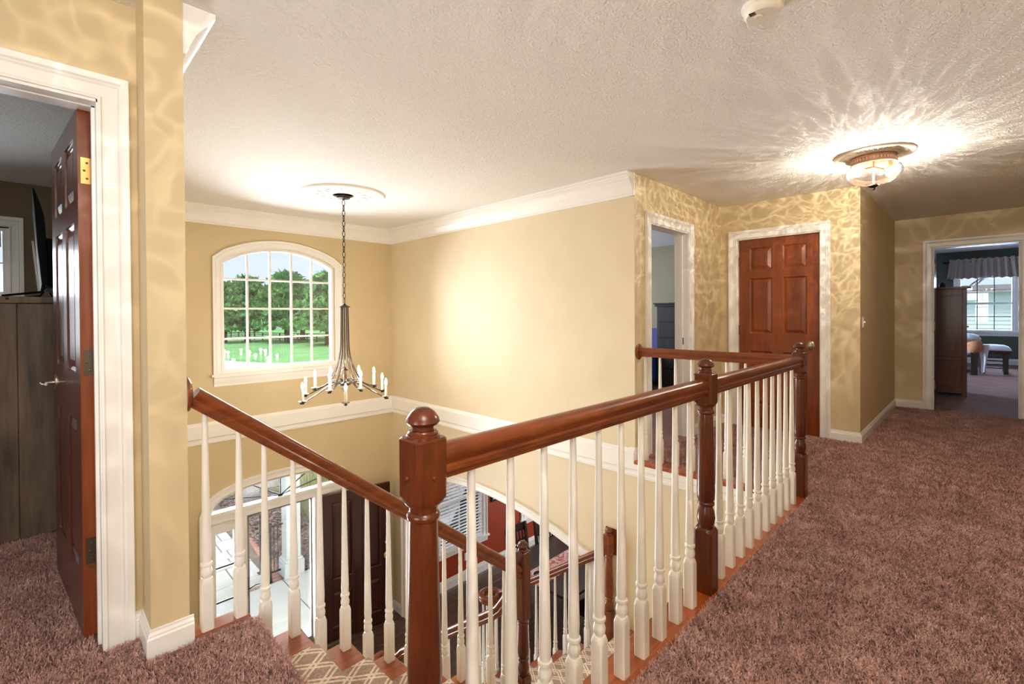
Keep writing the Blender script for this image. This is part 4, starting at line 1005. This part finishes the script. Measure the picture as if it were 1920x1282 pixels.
m.loft(rows_, cap=False, closed=False); part('quilt_corner', m, 'quilt_white', bd, True)
va = root('valance', (BX, -.05, 1.9), 'gathered cream valance over the bedroom window at the hall end', 'valance')
part('rod', MB().tube([(BX - .10, .62, 2.44), (BX - .10, -.76, 2.44)], .014, 8), 'iron', va)
part('finial', MB().ell((BX - .10, .64, 2.44), (.03, .035, .03)), 'iron', va)
rows_ = []
ys_ = np.linspace(.58, -.74, 70)
for z, amp, sp in ((2.50, .012, .97), (2.47, .02, .97), (2.44, .018, .97), (2.38, .03, .98), (2.25, .045, 1.0), (2.10, .055, 1.03), (2.03, .06, 1.05)):
    rows_.append([(BX - .13 + amp * math.sin(i * 1.05) + .01 * math.sin(i * 2.3), -.08 + (y + .08) * sp, z + .012 * math.sin(i * .9) * (1 if z in (2.50, 2.03) else 0)) for i, y in enumerate(ys_)])
m = MB(); m.loft(rows_, cap=False, closed=False); part('fabric', m, 'valance', va, True)

# ================================================================== dining room
tb = root('dining_table', (5.5, 4.1, ZF), 'long dark dining table below the arch', 'table')
TZ = ZF + .77
part('table_top', MB().bbox(4.50, 6.45, 3.52, 4.72, TZ - .035, TZ, .006), 'espresso', tb)
part('apron', MB().box(4.62, 6.33, 3.64, 4.60, TZ - .13, TZ - .035), 'espresso', tb)
for x in (4.64, 6.31):
    for y in (3.66, 4.58): part('leg', MB().bbox(x - .04, x + .04, y - .04, y + .04, ZF, TZ - .035, .004), 'espresso', tb)
thing('table_runner', MB().box(4.46, 6.49, 3.95, 4.29, TZ + .0005, TZ + .004), 'floral_runner', 'pink and white floral runner along the dining table', 'table runner')
def dining_chair(x, y, rz, label):
    o = root('dining_chair', (x, y, ZF), label, 'chair', 'dark dining chairs', rz)       # seat faces local -y, back at +y
    L = dict(local=True)
    part('seat', MB().bbox(-.23, .23, -.22, .22, .44, .475, .008), 'espresso', o, **L)
    for sx in (-1, 1):
        part('leg', MB().bbox(sx * .20 - .02, sx * .20 + .02, -.21, -.17, 0, .44, .003), 'espresso', o, **L)
        part('leg', MB().bar([(sx * .20, .20, 0), (sx * .20, .20, .45), (sx * .20, .23, .75), (sx * .20, .27, 1.03)], .042, .036, (1, 0, 0)), 'espresso', o, **L)
    part('top_rail', MB().bar([(-.20, .268, .97), (0, .285, .98), (.20, .268, .97)], .11, .02, (0, .12, 1)), 'espresso', o, **L)
    part('back_rail', MB().box(-.19, .19, .205, .225, .56, .60), 'espresso', o, **L)
    for k in range(5): part('back_slat', MB().bar([(-.13 + .065 * k, .215, .59), (-.13 + .065 * k, .262, .93)], .022, .012, (1, 0, 0)), 'espresso', o, **L)
    for z in (.80, .72): part('cross_slat', MB().box(-.19, .19, .236, .25, z - .012, z + .012), 'espresso', o, **L)
    return o
dining_chair(5.08, 4.72, 0, 'dark slatted dining chair on the far side of the table, nearest the window blinds')
dining_chair(5.72, 4.74, .0, 'dark slatted dining chair on the far side of the table, farther from the window blinds')
dining_chair(5.0, 3.50, PI, 'dark slatted dining chair on the near side of the table beside the arch jamb')
pf = root('picture_frame', (5.45, DY, -1.87), 'small black framed picture on the red dining room wall', 'picture')
part('frame', MB().bbox(5.34, 5.60, DY - .025, DY - .001, -1.89, -1.55, .004), 'black_plastic', pf); part('print', MB().box(5.37, 5.57, DY - .028, DY - .025, -1.85, -1.59), 'paint_white', pf)
ol = root('wall_outlet', (4.80, DY, -2.66), 'white wall outlet under the dining room blinds', 'outlet')
part('plate', MB().bbox(4.765, 4.845, DY - .006, DY - .0005, -2.665, -2.545, .002), 'paint_white', ol); part('socket', MB().box(4.79, 4.82, DY - .008, DY - .006, -2.63, -2.58), 'vinyl_blind', ol)
pl = root('plate', (4.66, 4.10, TZ + .005), 'small white plate at the near end of the table runner', 'plate')
part('dish', MB().lathe(4.66, 4.13, [(.05, 0), (.06, .004), (.10, .014), (.102, .017), (.06, .009), (.001, .006)], 24, TZ + .005), 'vinyl_blind', pl, True); part('rim_line', MB().lathe(4.66, 4.13, [(.088, .013), (.09, .0145), (.086, .0145)], 24, TZ + .005), 'iron', pl)

# ================================================================== outside, front
PZ = -3.10
m = MB(); m.box(-1.5, 6.5, YW + .16, 8.17, PZ - .2, PZ); po = struct('floor_porch', m, 'concrete', 'pale concrete porch slab outside the front door')
m = MB(); m.box(.2, 6.5, YW + .16, 8.7, -.22, -.12); struct('ceiling_porch', m, 'paint_white', 'flat white porch roof over the front door', 'roof')
m = MB(); m.box(2.826, 2.838, YW + .16, 8.17, PZ - .01, PZ + .0015); o_ = part('joint', m, 'hinge_dark', po)
m = MB(); m.box(-12, 14, 8.17, 16, PZ - .4, PZ - .13); gb = struct('floor_garden', m, 'joint_sand', 'sandy bed under the front walkway')
bk = MB().bbox(-.095, .095, -.045, .045, -.06, 0, .004).mesh('brick', 'brick'); bt = root('brick_border', (1.5, 8.3, PZ - .13), 'brick edging between porch, flagstone walk and mulch bed', 'border')
for i in range(28): inst('brick', bk, bt, (-.2 + i * .105, 8.285, PZ - .085), (0, 0, PI / 2))
for i in range(34): inst('brick', bk, bt, (2.86 + .004 * i + .10 * math.sin(i * .07), 8.42 + i * .105, PZ - .085))
fl = root('flagstone_walk', (1.5, 10, PZ - .13), 'pale flagstone walkway leading from the porch', 'walkway')
r_ = random.Random(3); y = 8.41
while y < 13.4:
    hgt = r_.choice((.36, .5, .62)); x = -1.2
    while x < 2.72:
        w = min(r_.choice((.42, .6, .8, .95)), 2.74 - x)
        if w > .12: part('flagstone', MB().bbox(x, x + w - .02, y, y + hgt - .02, PZ - .13, PZ - .075 + r_.uniform(-.006, .006), .008), 'flagstone', fl)
        x += w
    y += hgt
m = MB(); us = np.linspace(2.98, 12, 30); vs = np.linspace(8.2, 15, 26)
m.loft([[(u, v_, PZ - .06 + .05 * math.sin(u * 1.7) * math.sin(v_ * 1.3) + .02 * random.random()) for u in us] for v_ in vs], cap=False, closed=False)
thing('mulch_bed', m, 'mulch', 'brown mulch bed beside the front walkway', 'mulch', True, kind='stuff')
m = MB(); rc = np.random.default_rng(4)
for i in range(9000):
    x, y = rc.uniform(3.0, 7), rc.uniform(8.25, 13); a = rc.uniform(0, PI); l_, w_ = rc.uniform(.03, .07), rc.uniform(.01, .026); z = PZ - .03 + rc.uniform(0, .03) + .05 * math.sin(x * 1.7) * math.sin(y * 1.3)
    c, s_ = math.cos(a), math.sin(a); t = rc.uniform(-.02, .02)
    m.add([(x - l_ * c + w_ * s_, y - l_ * s_ - w_ * c, z), (x + l_ * c + w_ * s_, y + l_ * s_ - w_ * c, z + t), (x + l_ * c - w_ * s_, y + l_ * s_ + w_ * c, z + t + .01), (x - l_ * c - w_ * s_, y - l_ * s_ + w_ * c, z + .008)], [(0, 1, 2, 3)])
thing('mulch_chips', m, 'mulch', 'loose wood chips scattered over the mulch bed', 'mulch', kind='stuff', fixn=False)
cl = root('porch_column', (3.02, 8.29, PZ), 'pale square porch column with stepped base', 'column')
part('base', MB().bbox(2.86, 3.18, 8.13, 8.45, PZ, PZ + .24, .006), 'column_paint', cl); part('base_cap', MB().bbox(2.875, 3.165, 8.145, 8.435, PZ + .24, PZ + .285, .015), 'column_paint', cl)
part('shaft', MB().bbox(2.905, 3.135, 8.175, 8.405, PZ + .285, -.2, .006), 'column_paint', cl)
ir = root('iron_railing', (2.75, 8.31, PZ - .08), 'short black iron railing beside the porch column', 'railing')
for x, y in ((2.70, 8.33), (2.70, 8.80)): part('post', MB().box(x - .016, x + .016, y - .016, y + .016, PZ - .08, PZ + .92), 'iron', ir); part('foot_plate', MB().box(x - .05, x + .05, y - .05, y + .05, PZ - .085, PZ - .07), 'iron', ir)
for z in (PZ + .86, PZ + .10): part('rail', MB().box(2.686, 2.714, 8.33, 8.80, z - .012, z + .012), 'iron', ir); part('rail', MB().box(2.70, 2.90, 8.32, 8.34, z - .012, z + .012), 'iron', ir)
for x, y in ((2.70, 8.45), (2.70, 8.57), (2.70, 8.69), (2.76, 8.33), (2.82, 8.33)): part('picket', MB().box(x - .007, x + .007, y - .007, y + .007, PZ + .10, PZ + .86), 'iron', ir)
for i, (x, y, s_, lb) in enumerate(((3.95, 12.3, .7, 'large pale boulder in the mulch bed left of the porch column'), (4.25, 9.35, .26, 'small pale boulder in the mulch bed right of the porch column'), (5.6, 12.6, .4, 'mid-sized pale boulder behind the grass clumps'))):
    thing('boulder', MB().ell((x, y, PZ + s_ * .25), (s_, s_ * .8, s_ * .6), 12, 8, .16, i), 'boulder', lb, 'boulder', True, 'boulders in the mulch bed')
def grass_clump(x, y, h, n, label, mat, seed):
    rr_ = np.random.default_rng(seed); m = MB()
    for i in range(n):
        a = rr_.uniform(0, 2 * PI); L = h * rr_.uniform(.7, 1.1); sp = rr_.uniform(.2, .8); w = .006; pts = []
        for t in (0, .35, .7, 1):
            r = L * sp * t ** 1.5 + .05; pts.append(Vector((x + r * math.cos(a), y + r * math.sin(a), PZ - .08 + L * (t - .45 * sp * t * t * 1.3))))
        sd_ = Vector((-math.sin(a), math.cos(a), 0)) * w
        o0 = len(m.v)
        for p, k_ in zip(pts, (1, 1, .8, .1)): m.v += [tuple(p - sd_ * k_), tuple(p + sd_ * k_)]
        m.f += [(o0, o0 + 1, o0 + 3, o0 + 2), (o0 + 2, o0 + 3, o0 + 5, o0 + 4), (o0 + 4, o0 + 5, o0 + 7, o0 + 6)]
    return thing('grass_clump', m, mat, label, 'grass', group='ornamental grasses', fixn=False)
grass_clump(4.1, 10.2, 1.5, 420, 'tall arching ornamental grass right behind the porch column', 'grass_blade', 1)
grass_clump(4.9, 10.6, 1.3, 380, 'green arching grass farthest right of the porch column', 'shrub_green', 2)
grass_clump(4.4, 11.9, .9, 300, 'pale feathery grass left of the porch column', 'grass_blade', 3)
grass_clump(3.75, 8.75, .35, 160, 'low green grass tuft at the foot of the porch column', 'shrub_green', 4)
# lawn, driveway, trees, fence
m = MB(); m.box(-120, 160, 16, 180, -4.2, -3.4); m.box(-120, -12, 6.3, 16, -4.2, -3.5); m.box(14, 160, -60, 16, -4.2, -3.5); struct('floor_lawn', m, 'lawn', 'wide green lawn in front of the house', 'lawn')
m = MB(); DP = [(-30, 20), (24, 20), (24, 42), (18.5, 46), (16.2, 49), (14.6, 53), (13.4, 57), (-30, 58)]; m.loft([[(x, y, -3.41) for x, y in DP], [(x, y, -3.385) for x, y in DP]]); struct('floor_driveway', m, 'drive_concrete', 'pale concrete driveway across the lawn', 'driveway')
def pine(x, y, h, w, seed, label):
    rr_ = np.random.default_rng(seed); o = root('pine_tree', (x, y, -3.4), label, 'tree', 'pines beyond the lawn')
    part('trunk', MB().tube([(x, y, -3.4), (x + .1, y, -3.4 + h * .5), (x, y, -3.4 + h * .92)], [.5, .34, .06], 8), 'trunk', o)
    V = []; Fc = []
    npf = 150
    for i in range(npf):
        t = rr_.uniform(0.22, 1.0); z = -3.4 + h * t; rad = w * (1 - t ** 2.2) ** .7 * (.75 + .25 * min(1, (t - .05) * 5)) + .3; a = rr_.uniform(0, 2 * PI); r = rad * rr_.uniform(.35, 1.0)
        c = np.array([x + r * math.cos(a), y + r * math.sin(a), z + .25 * rr_.uniform(-1, 1)]); rx = w * rr_.uniform(.22, .40); rz = rx * .42
        k_ = 46; d = rr_.normal(size=(k_, 3)); d /= np.linalg.norm(d, axis=1)[:, None]; d[:, 2] = np.abs(d[:, 2]) * .8 + d[:, 2] * .2
        P = c + d * np.array([rx, rx, rz]) * rr_.uniform(.55, 1, (k_, 1))
        n1 = rr_.normal(size=(k_, 3)) * .065 * w + d * .08 * w; n2 = rr_.normal(size=(k_, 3)) * .065 * w
        b0 = len(V)
        for q in range(k_):
            V += [tuple(P[q] - n1[q]), tuple(P[q] + n1[q]), tuple(P[q] + n2[q] + (0, 0, .1))]; Fc.append((b0 + 3 * q, b0 + 3 * q + 1, b0 + 3 * q + 2))
    mb = MB(); mb.v = V; mb.f = Fc; part('crown', mb, 'pine_needles', o, fixn=False)
def bare(x, y, h, seed, label, mat='bare_twig'):
    rr_ = random.Random(seed); mb = MB(); o = root('bare_tree', (x, y, -3.4), label, 'tree', 'bare trees beyond the pines')
    def grow(p, d, L, r, lv):
        q = p + d * L; mb.tube([p, (p + q) / 2 + Vector((rr_.uniform(-1, 1), rr_.uniform(-1, 1), 0)) * L * .06, q], [r, r * .8, r * .6], 4, False)
        if lv == 0: return
        for _ in range(3 if lv > 1 else 4):
            nd = (d + Vector((rr_.uniform(-1, 1), rr_.uniform(-1, 1), rr_.uniform(-.1, .7))) * .75).normalized(); grow(p + d * L * rr_.uniform(.5, 1), nd, L * rr_.uniform(.55, .75), r * .55, lv - 1)
    grow(Vector((x, y, -3.4)), Vector((0, 0, 1)), h * .34, .16, 5); part('branches', mb, mat, o, fixn=False)

for i, (x, y, h, w, lb) in enumerate(((27.0, 94.0, 11.0, 4.4, 'dark green pine at the left of the lawn, second from the bare trees'), (22.8, 92.0, 9.6, 4.0, 'leftmost bushy pine beyond the lawn'),
        (30.6, 85.0, 11.3, 4.9, 'tall bright green pine in the middle of the window view'), (35.2, 90.0, 10.6, 4.6, 'pine just right of the middle of the window view, set back'), (32.0, 72.0, 10.6, 4.4, 'broad pine with bare lower trunk at the right of the lawn'), (36.5, 75.0, 12.4, 4.6, 'rightmost tall pine behind the fence'))):
    pine(x, y, h, w, 20 + i, lb)
for i, (x, y, h, lb) in enumerate(((18.5, 88.0, 11.0, 'bare grey tree at the far left of the window view'), (20.5, 99.0, 12.0, 'bare grey tree behind the leftmost pine'), (44.0, 95.0, 16.0, 'bare tree rising between the right-hand pines'))): bare(x, y, h, 40 + i, lb)
fe = root('paddock_fence', (30, 95, -3.4), 'black four-board paddock fence beyond the lawn', 'fence')
fa, fb = Vector((24.0, 118.0, -3.4)), Vector((38.0, 70.0, -3.4)); nf = 20; fd_ = (fb - fa) / nf
for i in range(nf + 1):
    p = fa + fd_ * i; part('post', MB().box(p.x - .09, p.x + .09, p.y - .09, p.y + .09, -3.4, -1.95), 'fence_black', fe)
for z in (-3.0, -2.68, -2.36, -2.04): part('board', MB().bar([(fa.x, fa.y, z), (fb.x, fb.y, z)], .15, .04, (0, 0, 1)), 'fence_black', fe)
# neighbouring garage seen from the end bedroom
gg = root('garage', (24, 0, -3.4), 'pale sided garage seen through the bedroom window', 'building')
part('wall', MB().box(24, 30, -6, 6, -3.4, 1.9), 'siding', gg)
bdm = MB().hexa([(-.03, -6, 0), (0, -6, 0), (0, 6, 0), (-.03, 6, 0), (-.006, -6, .14), (0, -6, .14), (0, 6, .14), (-.006, 6, .14)]).mesh('siding_board', 'siding')
for i in range(20): inst('siding_board', bdm, gg, (24, 0, -.9 + i * .14))
part('roof', MB().hexa([(23.6, -6.4, 1.9), (30.4, -6.4, 1.9), (30.4, 6.4, 1.9), (23.6, 6.4, 1.9), (26.9, -6.4, 2.3), (27.1, -6.4, 2.3), (27.1, 6.4, 2.3), (26.9, 6.4, 2.3)]), 'roof_shingle', gg)
bare(34, 1.5, 14, 61, 'bare tree behind the pale garage', 'trunk')

# ================================================================== shag pile (uncountable)
def pile(regions, name, label, L=.018, wd=.0032):
    V = []; 
    for (x0, x1, y0, y1, dens, ok) in regions:
        n = int((x1 - x0) * (y1 - y0) * dens); x = rng.uniform(x0, x1, n); y = rng.uniform(y0, y1, n)
        if ok is not None: k_ = ok(x, y); x, y = x[k_], y[k_]
        n = len(x); a = rng.uniform(0, 2 * PI, n); ln = L * rng.uniform(.7, 1.25, n)
        # neighbouring yarns lean together in small clumps
        cx = np.sin(x * 61 + 3 * np.sin(y * 37)) + np.sin(y * 53 + 2 * np.sin(x * 29)); le = rng.uniform(.25, 1.0, n); dx = np.cos(a) * .6 + .5 * np.cos(cx * 2.2); dy = np.sin(a) * .6 + .5 * np.sin(cx * 2.2)
        q = np.hypot(dx, dy) + 1e-6; dx /= q; dy /= q; w = wd * rng.uniform(.7, 1.3, n); px, py = -dy * w / 2, dx * w / 2
        z0 = np.full(n, -.001); h1 = ln * .55; m1 = ln * le * .35; h2 = ln * np.sqrt(1 - (le * .6) ** 2); m2 = ln * le * .9
        pts = np.stack([np.stack([x - px, y - py, z0], 1), np.stack([x + px, y + py, z0], 1), np.stack([x + dx * m1 + px, y + dy * m1 + py, h1], 1), np.stack([x + dx * m1 - px, y + dy * m1 - py, h1], 1),
                        np.stack([x + dx * m2 + px * .6, y + dy * m2 + py * .6, h2], 1), np.stack([x + dx * m2 - px * .6, y + dy * m2 - py * .6, h2], 1)], 1)
        V.append(pts)
    V = np.concatenate(V); n = len(V); me = bpy.data.meshes.new(name); vv = V.reshape(-1, 3)
    b = np.arange(n)[:, None] * 6; fc = np.concatenate([b + np.array([[0, 1, 2, 3]]), b + np.array([[3, 2, 4, 5]])], 1).reshape(-1, 4)
    me.vertices.add(len(vv)); me.vertices.foreach_set('co', vv.astype(np.float32).ravel())
    me.loops.add(fc.size); me.loops.foreach_set('vertex_index', fc.astype(np.int32).ravel())
    me.polygons.add(len(fc)); me.polygons.foreach_set('loop_start', np.arange(0, fc.size, 4, dtype=np.int32)); me.polygons.foreach_set('loop_total', np.full(len(fc), 4, dtype=np.int32))
    me.update(); me.validate(); me.materials.append(MATS['carpet_yarn'])
    o = link(bpy.data.objects.new(name, me)); return tag(o, label, 'carpet', None, 'stuff')
ok1 = lambda x, y: ~((x > .27) & (y > 2.12)) & ~((x > .15) & (y > 2.30)) & ~((y > 2.29) & (x < -.62))
pile([(-.35, .635, 1.15, 2.33, 62000, ok1), (-.4, .15, 2.33, 3.80, 34000, None), (1.0, 2.3, -.25, .826, 62000, None), (2.3, 3.75, -.25, .826, 42000, None), (3.74, 5.47, -.25, 2.05, 18000, None), (5.47, 7.97, -.4, .80, 8000, None)],
     'shag_pile', 'mauve brown shag pile of the hall carpet')
# rolled front edge of the carpet at the first stair
m = MB(); m.rail([(.606, YN + .02, 0), (.606, 2.15, 0)], [(-.05, -.02), (-.05, .016), (-.02, .024), (-.004, .020), (.003, .008), (.003, -.02)]); part('carpet_edge', m, 'carpet', floor)
